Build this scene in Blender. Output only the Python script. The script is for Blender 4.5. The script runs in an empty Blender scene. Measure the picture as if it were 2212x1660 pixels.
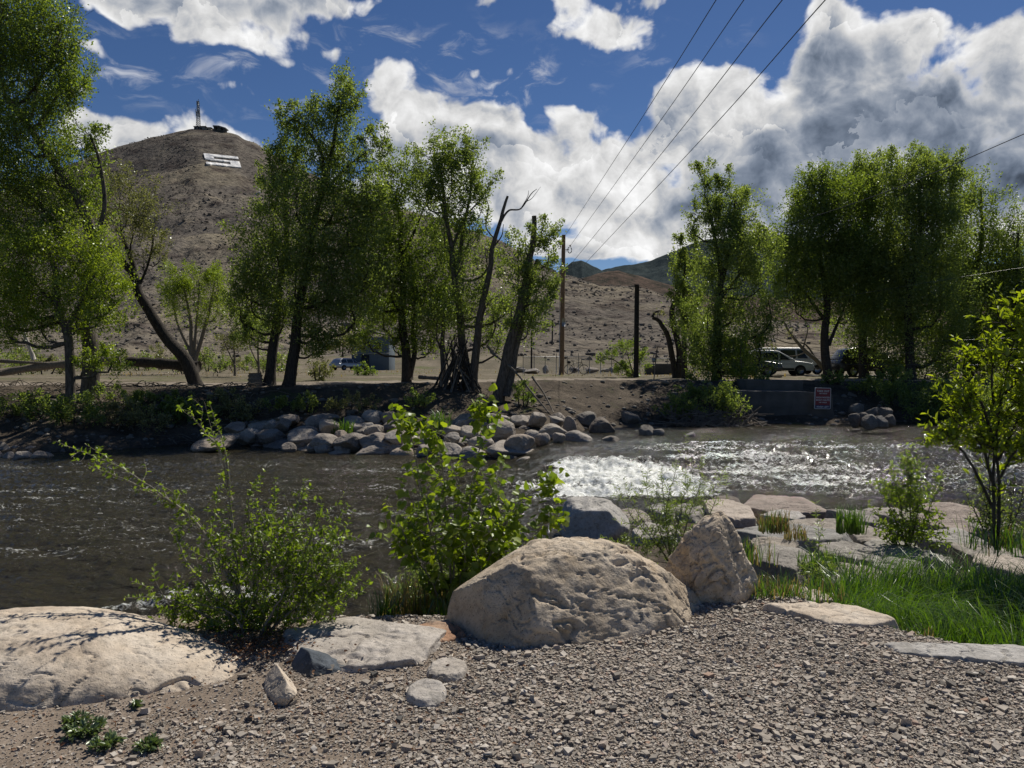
import bpy, bmesh, math, random
import numpy as np
from mathutils import Vector, Matrix

# ------------------------------------------------------------------ camera, sky, sun, exposure
C = bpy.context.scene
COL = C.collection
F, CX, CY, HY = 1703.0, 1106.0, 830.0, 790.0
EYE = 1.6
PITCH = math.atan((CY-HY)/F)
cam_d = bpy.data.cameras.new('camera')
cam = bpy.data.objects.new('camera', cam_d); COL.objects.link(cam)
cam.location = (0, 0, EYE)
cam.rotation_euler = (math.pi/2-PITCH, 0, 0)
cam_d.sensor_fit = 'HORIZONTAL'
cam_d.angle = 2*math.atan(CX/F)
cam_d.clip_start = 0.05; cam_d.clip_end = 12000
C.camera = cam
C.view_settings.view_transform = 'Standard'
C.view_settings.look = 'None'
C.view_settings.exposure = 0.5
C.view_settings.gamma = 1
C.view_settings.use_curve_mapping = False
C.cycles.diffuse_bounces = 6
SUN_AZ, SUN_EL = math.radians(32), math.radians(50)
sd = bpy.data.lights.new('sun', 'SUN'); sd.energy = 3.6; sd.angle = math.radians(0.5); sd.color = (1, .94, .84)
so = bpy.data.objects.new('sun', sd); COL.objects.link(so)
sv = Vector((math.sin(SUN_AZ)*math.cos(SUN_EL), math.cos(SUN_AZ)*math.cos(SUN_EL), math.sin(SUN_EL)))
so.rotation_euler = sv.to_track_quat('Z', 'Y').to_euler()
so.location = (20, 30, 60)

def azel(x, y):
    a = math.atan((x-CX)/F)
    return a, math.atan((HY-y)/F*math.cos(a))

def build_world():
    w = bpy.data.worlds.new("World"); C.world = w; w.use_nodes = True
    nt = w.node_tree; N = nt.nodes; L = nt.links; N.clear()
    def m(op, a, b=None, c=None, clamp=False, T=None):
        t = T or nt
        n = t.nodes.new('ShaderNodeMath'); n.operation = op; n.use_clamp = clamp
        for i, v in enumerate((a, b, c)):
            if v is None: continue
            if isinstance(v, (int, float)): n.inputs[i].default_value = v
            else: t.links.new(v, n.inputs[i])
        return n.outputs[0]
    def vm(op, a, b=None, c=None, T=None):
        t = T or nt
        n = t.nodes.new('ShaderNodeVectorMath'); n.operation = op
        for i, v in enumerate((a, b, c)):
            if v is None: continue
            if isinstance(v, tuple): n.inputs[i].default_value = v
            else: t.links.new(v, n.inputs[i])
        return n.outputs['Value' if op in ('DOT_PRODUCT', 'LENGTH') else 'Vector']
    def sm(v, a, b, T=None):
        t = T or nt
        n = t.nodes.new('ShaderNodeMapRange'); n.interpolation_type = 'SMOOTHSTEP'
        t.links.new(v, n.inputs[0]); n.inputs[1].default_value = a; n.inputs[2].default_value = b
        return n.outputs[0]
    def noise(v, s, d, r, T=None, dist=0.0):
        t = T or nt
        n = t.nodes.new('ShaderNodeTexNoise'); n.inputs['Scale'].default_value = s
        n.inputs['Detail'].default_value = d; n.inputs['Roughness'].default_value = r
        n.inputs['Distortion'].default_value = dist
        t.links.new(v, n.inputs['Vector']); return n
    def blobs(T, uv, lst):
        acc = None
        for (x, y, rx, ry, wt) in lst:
            a, e = azel(x, y)
            ra, re = rx/F*math.cos(a)**2, ry/F*math.cos(e)**2*math.cos(a)
            q = vm('MULTIPLY_ADD', uv, (1/ra, 1/re, 0), (-a/ra, -e/re, 0), T=T)
            d = vm('DOT_PRODUCT', q, q, T=T)
            ex = m('EXPONENT', m('MULTIPLY', d, -1.0, T=T), T=T)
            acc = m('MULTIPLY', ex, wt, T=T) if acc is None else m('MULTIPLY_ADD', ex, wt, acc, T=T)
        return acc
    CLOUD = [(250,0,100,45,1),(420,20,190,70,1.1),(600,30,170,60,1),(760,10,110,38,.9),(470,90,120,36,.8),(570,105,90,25,.5),
        (215,95,48,20,1),(262,132,44,22,1.05),(195,187,46,26,1),
        (170,265,60,40,.9),(260,290,80,50,1),(400,262,80,42,.95),(520,290,80,38,.95),(330,330,260,60,.9),(550,215,70,24,.85),(490,195,60,16,.7),
        (850,150,55,48,.95),(860,210,75,75,1),(960,240,95,50,1),(1060,250,60,50,.9),(900,320,110,80,1.1),(1010,310,100,60,1),(1120,290,60,50,.8),
        (1250,255,60,42,1.05),(1200,240,30,26,.5),(1025,150,24,22,.95),(1098,156,24,15,.95),(1050,25,40,28,.85),(735,110,45,20,.62),(1480,75,20,11,.95),
        (1250,40,100,55,1),(1310,95,95,50,.95),(1200,10,70,25,.7),(1420,0,70,26,.65),(1360,60,60,50,.6),
        (1540,170,85,50,.95),(1480,210,80,50,.9),(1600,260,130,80,1.1),(1450,290,70,60,.8),
        (1780,60,70,60,1),(1760,150,90,90,1.1),(1880,120,90,80,1),(1980,60,80,50,.95),(2100,100,120,50,1),(2200,120,80,60,1),(1950,240,180,90,1.2),(2150,300,160,100,1.2),(1800,300,200,90,1.2),
        (1350,350,120,60,1),(1500,400,200,90,1.2),(1200,350,100,60,.9),(1120,390,100,70,1),(1250,470,160,80,1),(1400,520,160,50,.9),(1700,450,250,100,1.2),(2100,450,250,120,1.2),(1000,420,160,70,1),
        (700,420,250,80,.8),(1240,545,90,26,.7),(1350,545,160,26,.7),(1550,540,160,60,1),(880,440,120,60,.8),(1950,540,260,60,1.1),(1120,520,60,40,.6),(1440,240,30,40,.5),(700,330,60,40,.7),(620,140,40,18,.5),(520,150,60,14,.45),(2400,250,200,200,1),(-150,200,160,120,.8)]
    DARK = [(430,15,130,36,.5),(620,20,130,36,.6),(900,330,80,60,.55),(1070,320,80,38,.95),(860,380,100,60,.5),(960,275,40,25,.3),
        (1790,130,75,65,1.25),(1760,215,70,40,1.1),(2000,190,130,50,.9),(1950,300,200,60,.5),(1900,150,60,50,.85),(1640,320,120,36,.75),(1850,270,90,40,.8),(2080,210,150,36,.75),(2050,310,240,70,1.1),
        (1800,350,160,70,1.0),(1560,390,90,36,.8),(1650,430,160,60,.9),(2130,420,200,80,.9),(1480,430,60,30,.5),(1270,400,60,40,.45),(1500,330,40,25,.3),(1850,480,200,80,.8),(1420,480,60,40,.5),(1150,450,60,30,.3)]
    tc = N.new('ShaderNodeTexCoord')
    sx = N.new('ShaderNodeSeparateXYZ'); L.new(tc.outputs['Generated'], sx.inputs[0])
    az = m('ARCTAN2', sx.outputs[0], sx.outputs[1]); el = m('ARCSINE', sx.outputs[2])
    cb = N.new('ShaderNodeCombineXYZ'); L.new(az, cb.inputs[0]); L.new(el, cb.inputs[1])
    uv0 = cb.outputs[0]
    # soft domain warp so that the cloud masses get billowy edges
    wn = noise(uv0, 9, 3, .55)
    wv = vm('MULTIPLY_ADD', vm('SUBTRACT', wn.outputs['Color'], (.5, .5, .5)), (.055, .045, 0), uv0)
    # density group: blobs + turbulent noise
    g = bpy.data.node_groups.new('cloud_density', 'ShaderNodeTree')
    g.interface.new_socket('uv', in_out='INPUT', socket_type='NodeSocketVector')
    g.interface.new_socket('d', in_out='OUTPUT', socket_type='NodeSocketFloat')
    gi = g.nodes.new('NodeGroupInput'); go = g.nodes.new('NodeGroupOutput')
    guv = gi.outputs[0]
    st = vm('MULTIPLY', guv, (1, 1.2, 1), T=g)
    n1 = noise(st, 12, 10, .58, T=g, dist=.1)
    vo = g.nodes.new('ShaderNodeTexVoronoi'); vo.feature = 'SMOOTH_F1'; vo.inputs['Scale'].default_value = 24
    vo.inputs['Smoothness'].default_value = .35; vo.inputs['Detail'].default_value = 3; g.links.new(st, vo.inputs['Vector'])
    b = m('MINIMUM', blobs(g, guv, CLOUD), 1.6, T=g)
    d = m('MULTIPLY_ADD', m('SUBTRACT', n1.outputs['Fac'], .5, T=g), 2.05, b, T=g)
    d = m('MULTIPLY_ADD', m('SUBTRACT', .40, vo.outputs['Distance'], T=g), .65, d, T=g)
    g.links.new(d, go.inputs[0])
    gn = N.new('ShaderNodeGroup'); gn.node_tree = g; L.new(wv, gn.inputs[0]); d0 = gn.outputs[0]
    cov = sm(d0, .42, .84)
    # thin torn veils between the heaps
    vb = blobs(nt, wv, [(600,180,170,60,1),(1000,140,130,60,.9),(260,150,110,70,.9),(1150,190,120,60,.7),(820,90,120,40,.8),(1480,110,90,50,.7)])
    vn = noise(vm('MULTIPLY', wv, (.6, 1.5, 1)), 26, 8, .62, dist=.6)
    veil = m('MULTIPLY', m('MULTIPLY', sm(vn.outputs['Fac'], .50, .74), vb, clamp=True), .62)
    cov = m('MAXIMUM', cov, veil)
    # back-lit cumulus: thin rims glow white, thick cores turn grey
    edge = m('EXPONENT', m('MULTIPLY', m('MAXIMUM', m('SUBTRACT', d0, .52), 0.0), -2.3))
    dk = blobs(nt, wv, DARK)
    n2 = noise(wv, 9, 6, .55)
    dkn = sm(m('MULTIPLY_ADD', m('SUBTRACT', n2.outputs['Fac'], .5), 1.0, dk), .1, 1.05)
    core = m('SUBTRACT', .62, m('MULTIPLY', dkn, .46))
    def rel(s, o):
        p = noise(wv, s, 7, .56); q = noise(vm('ADD', wv, o), s, 7, .56)
        return m('SUBTRACT', p.outputs['Fac'], q.outputs['Fac'])
    rl = m('ADD', m('MULTIPLY', rel(14, (.010, .022, 0)), 1.9), m('MULTIPLY', rel(6, (.02, .05, 0)), .7))
    # overlapping billows: each has a bright crisp top that greys towards its base
    nb = noise(wv, 7.5, 8, .56); va = m('MULTIPLY_ADD', nb.outputs['Fac'], 2.6, m('MULTIPLY', el, -8.5))
    lay = m('EXPONENT', m('MULTIPLY', m('FRACT', va), -2.7))
    nb2 = noise(wv, 16, 7, .56); va2 = m('MULTIPLY_ADD', nb2.outputs['Fac'], 2.4, m('MULTIPLY', el, -17.0))
    lay2 = m('EXPONENT', m('MULTIPLY', m('FRACT', va2), -2.4))
    lay = m('ADD', m('MULTIPLY', lay, .62), m('MULTIPLY', lay2, .22))
    lay = m('MULTIPLY', lay, m('SUBTRACT', 1.0, m('MULTIPLY', dkn, .5)))
    edge = m('MAXIMUM', edge, lay)
    lum = m('MULTIPLY_ADD', m('SUBTRACT', .93, core), edge, core)
    rl = m('MULTIPLY', rl, m('MULTIPLY_ADD', core, .9, .25))
    lum = m('MINIMUM', m('MAXIMUM', m('ADD', lum, rl), .10), 1.05)
    mc = N.new('ShaderNodeMix'); mc.data_type = 'RGBA'; mc.inputs[6].default_value = (.62, .80, 1.12, 1); mc.inputs[7].default_value = (1, 1, 1, 1)
    L.new(sm(lum, .1, .75), mc.inputs[0])
    cc = vm('SCALE', mc.outputs[2]); L.new(lum, cc.node.inputs['Scale'])
    sky = N.new('ShaderNodeTexSky'); sky.sky_type = 'NISHITA'; sky.sun_disc = False
    sky.sun_elevation = SUN_EL; sky.sun_rotation = SUN_AZ; sky.altitude = 2100; sky.air_density = 1.0; sky.dust_density = .3; sky.ozone_density = 2.5
    hs = N.new('ShaderNodeHueSaturation'); hs.inputs['Saturation'].default_value = 1.18; hs.inputs['Hue'].default_value = .508; L.new(sky.outputs[0], hs.inputs['Color'])
    b1 = N.new('ShaderNodeBackground'); L.new(hs.outputs[0], b1.inputs[0]); b1.inputs[1].default_value = .043
    b2 = N.new('ShaderNodeBackground'); L.new(cc, b2.inputs[0]); b2.inputs[1].default_value = .66
    mx = N.new('ShaderNodeMixShader'); L.new(cov, mx.inputs[0]); L.new(b1.outputs[0], mx.inputs[1]); L.new(b2.outputs[0], mx.inputs[2])
    out = N.new('ShaderNodeOutputWorld'); L.new(mx.outputs[0], out.inputs[0])
    w.cycles.sampling_method = 'MANUAL'; w.cycles.sample_map_resolution = 512
build_world()

# ------------------------------------------------------------------ helpers
random.seed(4)
RNG = np.random.default_rng(7)

def at(x, y, Y):
    """world point seen at frame coordinate (x, y) at depth Y (vectorised)"""
    x = np.asarray(x, float); y = np.asarray(y, float); Y = np.asarray(Y, float)
    a = (x-CX)/F; b = (CY-y)/F
    dy = math.cos(PITCH)+b*math.sin(PITCH); dz = -math.sin(PITCH)+b*math.cos(PITCH)
    k = Y/dy
    return np.stack(np.broadcast_arrays(a*k, Y, EYE+dz*k), -1)

def _h(ix, iy, iz, seed):
    h = (ix.astype(np.uint32)*np.uint32(374761393) + iy.astype(np.uint32)*np.uint32(668265263) + iz.astype(np.uint32)*np.uint32(2147483647) + np.uint32((seed*1274126177) & 0xffffffff))
    h = (h ^ (h >> np.uint32(13)))*np.uint32(1274126177)
    h = (h ^ (h >> np.uint32(16)))*np.uint32(2246822519)
    return ((h ^ (h >> np.uint32(15))) & np.uint32(0xffffff)).astype(np.float64)/8388607.5-1

def vnoise(P, seed=0):
    P = np.asarray(P, float)
    i = np.floor(P).astype(np.int64); f = P-i
    u = f*f*f*(f*(f*6-15)+10)
    r = 0
    for dx in (0, 1):
        wx = u[..., 0] if dx else 1-u[..., 0]
        for dy in (0, 1):
            wy = u[..., 1] if dy else 1-u[..., 1]
            for dz in (0, 1):
                wz = u[..., 2] if dz else 1-u[..., 2]
                r = r + wx*wy*wz*_h(i[..., 0]+dx, i[..., 1]+dy, i[..., 2]+dz, seed)
    return r

def fbm(P, octv=4, seed=0, gain=.5, lac=2.07, ridged=False):
    P = np.asarray(P, float); a = 1; s = 0; t = 0
    for k in range(octv):
        n = vnoise(P+k*17.3, seed+k)
        if ridged: n = 1-2*np.abs(n)
        s = s+a*n; t += a; a *= gain; P = P*lac
    return s/t

def p2(x, y, s=1.0, z=0.0):
    return np.stack(np.broadcast_arrays(np.asarray(x)*s, np.asarray(y)*s, z), -1)

def smooth(t, a=0., b=1.):
    t = np.clip((t-a)/(b-a), 0, 1); return t*t*(3-2*t)

class MB:
    def __init__(self): self.v = []; self.f = {}; self.n = 0
    def add(self, V, *Fs):
        V = np.asarray(V, float).reshape(-1, 3)
        for f in Fs:
            f = np.asarray(f, np.int64)
            if f.size == 0: continue
            self.f.setdefault(f.shape[1], []).append(f+self.n)
        self.v.append(V); self.n += len(V)
    def mesh(self, name, smooth_=True):
        V = np.concatenate(self.v)
        me = bpy.data.meshes.new(name)
        ks = sorted(self.f); Fl = [np.concatenate(self.f[k]) for k in ks]
        loops = np.concatenate([f.ravel() for f in Fl]).astype(np.int32)
        tot = np.concatenate([np.full(len(f), k, np.int32) for k, f in zip(ks, Fl)])
        start = np.concatenate([[0], np.cumsum(tot)[:-1]]).astype(np.int32)
        me.vertices.add(len(V)); me.vertices.foreach_set('co', V.astype(np.float32).ravel())
        me.loops.add(len(loops)); me.loops.foreach_set('vertex_index', loops)
        me.polygons.add(len(tot)); me.polygons.foreach_set('loop_start', start); me.polygons.foreach_set('loop_total', tot)
        me.polygons.foreach_set('use_smooth', np.full(len(tot), smooth_, bool))
        me.update(calc_edges=True)
        return me
    def build(self, name, mat, parent=None, smooth_=True):
        return link(name, self.mesh(name, smooth_), mat, parent)
    # shapes
    def tube(self, P, R, n=7, cap=True):
        P = np.asarray(P, float); R = np.broadcast_to(np.asarray(R, float), (len(P),))
        T = np.gradient(P, axis=0); T /= np.linalg.norm(T, axis=1, keepdims=True)+1e-9
        ref = np.array([0, 0, 1.]) if abs(T[:, 2]).mean() < .8 else np.array([1., 0, 0])
        A = np.cross(T, ref); A /= np.linalg.norm(A, axis=1, keepdims=True)+1e-9
        B = np.cross(T, A)
        th = np.arange(n)*2*math.pi/n
        ring = P[:, None]+R[:, None, None]*(np.cos(th)[None, :, None]*A[:, None]+np.sin(th)[None, :, None]*B[:, None])
        k = len(P); i = np.arange(k-1)[:, None]*n; j = np.arange(n)[None]; j2 = (j+1) % n
        q = np.stack([i+j, i+j2, i+n+j2, i+n+j], -1).reshape(-1, 4)
        self.add(ring, q)
        if cap:
            c0 = self.n-k*n
            self.f.setdefault(n, []).append(np.array([[c0+a for a in range(n)], [c0+(k-1)*n+a for a in range(n)][::-1]]))
    def box(self, c, s, R=None):
        V = np.array([[x, y, z] for x in (-.5, .5) for y in (-.5, .5) for z in (-.5, .5)])*np.asarray(s, float)
        if R is not None: V = V@np.asarray(R).T
        self.add(V+np.asarray(c, float), [[0, 1, 3, 2], [4, 6, 7, 5], [0, 4, 5, 1], [2, 3, 7, 6], [0, 2, 6, 4], [1, 5, 7, 3]])
    def prism(self, poly, y0, y1, axis=1):
        """polygon (a,b) extruded along an axis (1: x-z polygon along y, 0: y-z along x, 2: x-y along z)"""
        n = len(poly); A = []
        for t in (y0, y1):
            for (a, b) in poly: A.append({0: (t, a, b), 1: (a, t, b), 2: (a, b, t)}[axis])
        q = [[i, (i+1) % n, n+(i+1) % n, n+i] for i in range(n)]
        self.add(A, q, [list(range(n))[::-1]], [list(range(n, 2*n))])

def link(name, me, mat=None, parent=None):
    o = bpy.data.objects.new(name, me); COL.objects.link(o)
    if mat is not None and me is not None and not me.materials: me.materials.append(mat)
    if parent is not None: o.parent = parent
    return o
def tag(o, label=None, cat=None, group=None, kind=None):
    if label: o['label'] = label
    if cat: o['category'] = cat
    if group: o['group'] = group
    if kind or cat: o['kind'] = kind or 'thing'
    return o
def empty(name, loc, label, cat, group=None, rz=0):
    o = bpy.data.objects.new(name, None); COL.objects.link(o)
    o.location = tuple(float(v) for v in loc); o.rotation_euler = (0, 0, rz); o.empty_display_size = .3
    return tag(o, label, cat, group)
def bevel_obj(o, w, seg=2):
    m = o.modifiers.new('bevel', 'BEVEL'); m.width = w; m.segments = seg; m.limit_method = 'ANGLE'
    return o

def spline(P, n):
    P = np.asarray(P, float)
    if len(P) < 3:
        t = np.linspace(0, 1, n)[:, None]; return P[0]*(1-t)+P[-1]*t
    Q = np.vstack([2*P[0]-P[1], P, 2*P[-1]-P[-2]])
    u = np.linspace(0, len(P)-1-1e-6, n); i = u.astype(int); t = (u-i)[:, None]
    a, b, c, d = Q[i], Q[i+1], Q[i+2], Q[i+3]
    return .5*((2*b)+(c-a)*t+(2*a-5*b+4*c-d)*t**2+(3*b-a-3*c+d)*t**3)

# ------------------------------------------------------------------ materials
def mat(name):
    m = bpy.data.materials.new(name); m.use_nodes = True
    nt = m.node_tree; bs = nt.nodes['Principled BSDF']
    return m, nt, bs
def nd(nt, t, **kw):
    n = nt.nodes.new('ShaderNode'+t)
    for k, v in kw.items():
        if k in n.inputs: n.inputs[k].default_value = v
        else: setattr(n, k, v)
    return n
def ramp(nt, fac, stops):
    r = nt.nodes.new('ShaderNodeValToRGB'); e = r.color_ramp.elements
    while len(e) < len(stops): e.new(.5)
    for el, (p, c) in zip(e, stops): el.position = p; el.color = (*c, 1)
    nt.links.new(fac, r.inputs[0]); return r.outputs[0]
def mixc(nt, fac, a, b, mode='MIX'):
    n = nt.nodes.new('ShaderNodeMix'); n.data_type = 'RGBA'; n.blend_type = mode
    for i, v in ((0, fac), (6, a), (7, b)):
        if isinstance(v, (int, float)): n.inputs[i].default_value = v
        elif isinstance(v, tuple): n.inputs[i].default_value = (*v, 1)
        else: nt.links.new(v, n.inputs[i])
    return n.outputs[2]
def tex(nt, scale, detail=6, rough=.6, vec=None, dist=0):
    n = nd(nt, 'TexNoise', Scale=scale, Detail=detail, Roughness=rough, Distortion=dist)
    if vec is not None: nt.links.new(vec, n.inputs['Vector'])
    return n
def pos(nt, scale=(1, 1, 1), obj=True):
    c = nt.nodes.new('ShaderNodeTexCoord' if obj else 'ShaderNodeNewGeometry')
    mp = nt.nodes.new('ShaderNodeMapping'); mp.inputs['Scale'].default_value = scale
    nt.links.new(c.outputs['Object' if obj else 'Position'], mp.inputs[0]); return mp.outputs[0]
def bump(nt, bs, h, strength, dist, prev=None):
    b = nd(nt, 'Bump', Strength=strength, Distance=dist); nt.links.new(h, b.inputs['Height'])
    if prev is not None: nt.links.new(prev, b.inputs['Normal'])
    nt.links.new(b.outputs[0], bs.inputs['Normal']); return b.outputs[0]

def plain(name, col, rough=.7, metal=0, nscale=8, var=.25, bmp=0):
    m, nt, bs = mat(name); v = pos(nt)
    t = tex(nt, nscale, 5, .6, v)
    c = tuple(max(0, x*(1-var)) for x in col); d = tuple(min(1, x*(1+var)) for x in col)
    nt.links.new(ramp(nt, t.outputs['Fac'], [(.3, c), (.7, d)]), bs.inputs['Base Color'])
    bs.inputs['Roughness'].default_value = rough; bs.inputs['Metallic'].default_value = metal
    if bmp: bump(nt, bs, t.outputs['Fac'], .6, bmp)
    return m

def rock_mat(name, cols, scale=1.0, speck=(.02, .02, .02), bumpd=.02, hue_var=.3, stain=None):
    m, nt, bs = mat(name); v = pos(nt, obj=False)
    a = tex(nt, 3.2*scale, 8, .62, v, .3); b = tex(nt, 22*scale, 6, .65, v); c = tex(nt, 90*scale, 3, .7, v)
    col = ramp(nt, a.outputs['Fac'], [(.30, cols[0]), (.48, cols[1]), (.66, cols[2])])
    col = mixc(nt, .55, col, ramp(nt, b.outputs['Fac'], [(.32, (.42, .40, .38)), (.5, (.9, .88, .86)), (.7, (1.15, 1.12, 1.1))]), 'MULTIPLY')
    sp = ramp(nt, c.outputs['Fac'], [(.33, (1, 1, 1)), (.40, (0, 0, 0))])
    col = mixc(nt, sp, col, speck)
    oi = nt.nodes.new('ShaderNodeObjectInfo')
    tint = ramp(nt, oi.outputs['Random'], [(0, (1-hue_var, 1-hue_var, 1-hue_var*.9)), (.35, (1.0, .93, .88)), (.7, (.92, .95, 1.0)), (1, (1+hue_var*.5, 1+hue_var*.42, 1+hue_var*.3))])
    if hue_var: col = mixc(nt, 1.0, col, tint, 'MULTIPLY')
    lc = tex(nt, 5.5*scale, 6, .7, v, .8)
    col = mixc(nt, ramp(nt, lc.outputs['Fac'], [(.58, (0, 0, 0)), (.66, (.55, .55, .55))]), col, (.13, .125, .11))
    if stain:
        s = tex(nt, 1.6*scale, 5, .6, v, .6)
        col = mixc(nt, ramp(nt, s.outputs['Fac'], [(.52, (0, 0, 0)), (.68, (.8, .8, .8))]), col, stain)
    nt.links.new(col, bs.inputs['Base Color'])
    bs.inputs['Roughness'].default_value = .9; bs.inputs['Specular IOR Level'].default_value = .25
    n1 = bump(nt, bs, a.outputs['Fac'], .7, bumpd*2.2)
    n2 = bump(nt, bs, b.outputs['Fac'], .8, bumpd, n1)
    bump(nt, bs, c.outputs['Fac'], .6, bumpd*.3, n2)
    return m

def leaf_mat(name, c0, c1, trans=.5, gloss=.08, tboost=(1.5, 1.7, .5), grough=.35):
    m = bpy.data.materials.new(name); m.use_nodes = True; nt = m.node_tree; nt.nodes.clear()
    g = nt.nodes.new('ShaderNodeNewGeometry')
    col = ramp(nt, g.outputs['Random Per Island'], [(0, c0), (.6, tuple((a+b)/2 for a, b in zip(c0, c1))), (1, c1)])
    df = nd(nt, 'BsdfDiffuse'); tr = nd(nt, 'BsdfTranslucent'); gl = nd(nt, 'BsdfGlossy', Roughness=grough)
    nt.links.new(col, df.inputs[0])
    tc = mixc(nt, 1.0, col, tboost, 'MULTIPLY'); nt.links.new(tc, tr.inputs[0])
    gl.inputs[0].default_value = (.9, .95, .9, 1)
    a = nd(nt, 'MixShader'); a.inputs[0].default_value = trans; nt.links.new(df.outputs[0], a.inputs[1]); nt.links.new(tr.outputs[0], a.inputs[2])
    b = nd(nt, 'MixShader'); b.inputs[0].default_value = gloss; nt.links.new(a.outputs[0], b.inputs[1]); nt.links.new(gl.outputs[0], b.inputs[2])
    o = nd(nt, 'OutputMaterial'); nt.links.new(b.outputs[0], o.inputs[0])
    return m

def bark_mat(name, c0, c1, scale=1.0):
    m, nt, bs = mat(name); v = pos(nt, (7*scale, 7*scale, 1.6*scale), obj=False)
    a = tex(nt, 3, 7, .65, v, .4)
    nt.links.new(ramp(nt, a.outputs['Fac'], [(.34, c0), (.62, c1)]), bs.inputs['Base Color'])
    bs.inputs['Roughness'].default_value = .95; bs.inputs['Specular IOR Level'].default_value = .15
    bump(nt, bs, a.outputs['Fac'], 1, .03)
    return m

# ------------------------------------------------------------------ the lie of the land
NEAR_X = [-40, -3, -1, 0, .5, 1.2, 1.9, 2.4, 2.9, 3.6, 6, 40]
NEAR_E = [5.2, 5.1, 5.0, 5.1, 5.3, 5.7, 5.6, 4.7, 4.2, 3.9, 3.7, 3.7]
NW_X = [-40, -6, 0, .9, 1.6, 3, 12, 40]
NW_Y = [8.4, 8.2, 8.0, 10.5, 13.4, 15.3, 15.3, 15.3]
FX = [-60, -40, -15, -10.5, -6.8, -4, -.6, 1.5, 3, 6, 11, 18, 40, 70]
F_W = [24, 24, 24.5, 28.3, 26, 23.9, 22.6, 24.5, 30, 32, 31.5, 33, 33, 33]
F_M = [27, 27, 27.6, 30, 30, 30.5, 31.5, 31.2, 33.2, 34.5, 34.5, 36, 36, 36]
F_MZ = [-.4, -.4, -.5, -.4, -.35, -.3, -.2, -.2, -.1, -.2, -.6, -.5, -.5, -.5]
F_T = [31, 31, 31, 32, 33.5, 34.5, 36, 36.6, 37.6, 38.5, 38.2, 39.5, 39.5, 39.5]
F_TZ = [.72, .72, .72, .74, .75, .8, .86, .9, .9, .85, .78, .78, .78, .78]
CREST_X = [-2600, -1200, -400, 0, 230, 330, 389, 418, 457, 496, 517, 530, 560, 580, 640, 817, 946, 1083, 1200, 1260, 1300, 1360, 1400, 1460, 1600, 1800, 2300, 4500]
CREST_Y = [700, 640, 540, 420, 330, 301, 289, 281.5, 284, 291, 294, 303, 315, 328, 362, 441, 474, 526, 588, 606, 618, 619, 626, 650, 690, 704, 704, 730]
CREST_D = [560, 560, 560, 560, 565, 570, 570, 570, 570, 570, 570, 570, 570, 570, 560, 520, 480, 420, 360, 340, 330, 330, 320, 300, 280, 260, 240, 240]
FOOT = 120.0

def hill_z(x, y):
    yy = np.maximum(y, 1)
    px = CX+F*x/yy
    rc = np.interp(px, CREST_X, CREST_D)
    cz = EYE+(HY-np.interp(px, CREST_X, CREST_Y))/F*rc
    t = np.clip((yy-FOOT)/(rc-FOOT), 0, 1)
    main = np.interp(t, [0, .08, .2, .5, .60, .68, .8, .92, 1], [0, .025, .085, .36, .47, .545, .715, .91, 1])
    spur = np.interp(t, [0, .1, .3, .6, .85, 1], [0, .06, .24, .58, .88, 1])
    k = smooth(px, 650, 1050)
    s = main*(1-k)+spur*k
    z = 1.0+(cz-1.0)*s
    P = p2(x, y, .012)
    wq = fbm(P*1.1, 3, 66)
    gul = fbm(np.stack([px/210.+y*.0016+wq*.9, y*.006+wq*.7, 0*px], -1), 4, 31, ridged=True)
    z = z+(gul*3.8+fbm(P*2.2, 4, 9)*4.2+fbm(P*7, 4, 15, ridged=True)*1.5+fbm(P*16, 3, 5)*.9)*np.sin(np.pi*np.clip(t, 0, 1))**.8*np.clip(cz/90, .25, 1)
    z = z+fbm(P*18, 3, 12)*.55*smooth(t, .02, .2)
    back = np.clip((yy-rc)/320, 0, 1)
    return np.where(yy > rc, 1+(z-1)*(1-smooth(back)*.9), z)

def H(x, y):
    x = np.asarray(x, float); y = np.asarray(y, float)
    I = lambda xs, ys: np.interp(x, xs, ys)
    ye, yw = I(NEAR_X, NEAR_E), I(NW_X, NW_Y)
    fw, fm, fmz, ft, ftz = I(FX, F_W), I(FX, F_M), I(FX, F_MZ), I(FX, F_T), I(FX, F_TZ)
    wob = fbm(p2(x, y, .45), 3, 3)
    yq = y+wob*.55*smooth(y, 18, 30)
    ks = [(ye-1.2, 0*x), (ye, 0*x-.02), (ye+.5, 0*x-.24-.22*smooth(x, .9, 1.5)), (yw, 0*x-1.32), (yw+2, 0*x-1.9), (fw-2, 0*x-1.9), (fw, 0*x-1.32), (fm, fmz), (fm+(ft-fm)*.85, ftz-.08), (ft, ftz), (ft+9, 0*x+.95), (80+0*x, 0*x+1.0), (FOOT+0*x, 0*x+1.0)]
    z = np.zeros_like(x)
    for (a, za), (b, zb) in zip(ks[:-1], ks[1:]):
        t = np.clip((yq-a)/(b-a), 0, 1)
        z = np.where((yq >= a), za+(zb-za)*t, z)
    rough = smooth(y, ye, ye+1.5)
    z = z+rough*(fbm(p2(x, y, .6), 4, 21)*.16*smooth(y, 20, 27)*(1-smooth(y, ft-.5, ft+1.5)*.85)+fbm(p2(x, y, 2.6), 3, 8)*.05)
    # the broken edge of the bank in front of the dark post
    z = z+(1-rough)*(fbm(p2(x, y, 1.1), 3, 77)*.03)
    far = y > FOOT
    if np.any(far): z = np.where(far, hill_z(x, y), z)
    return z

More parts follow.
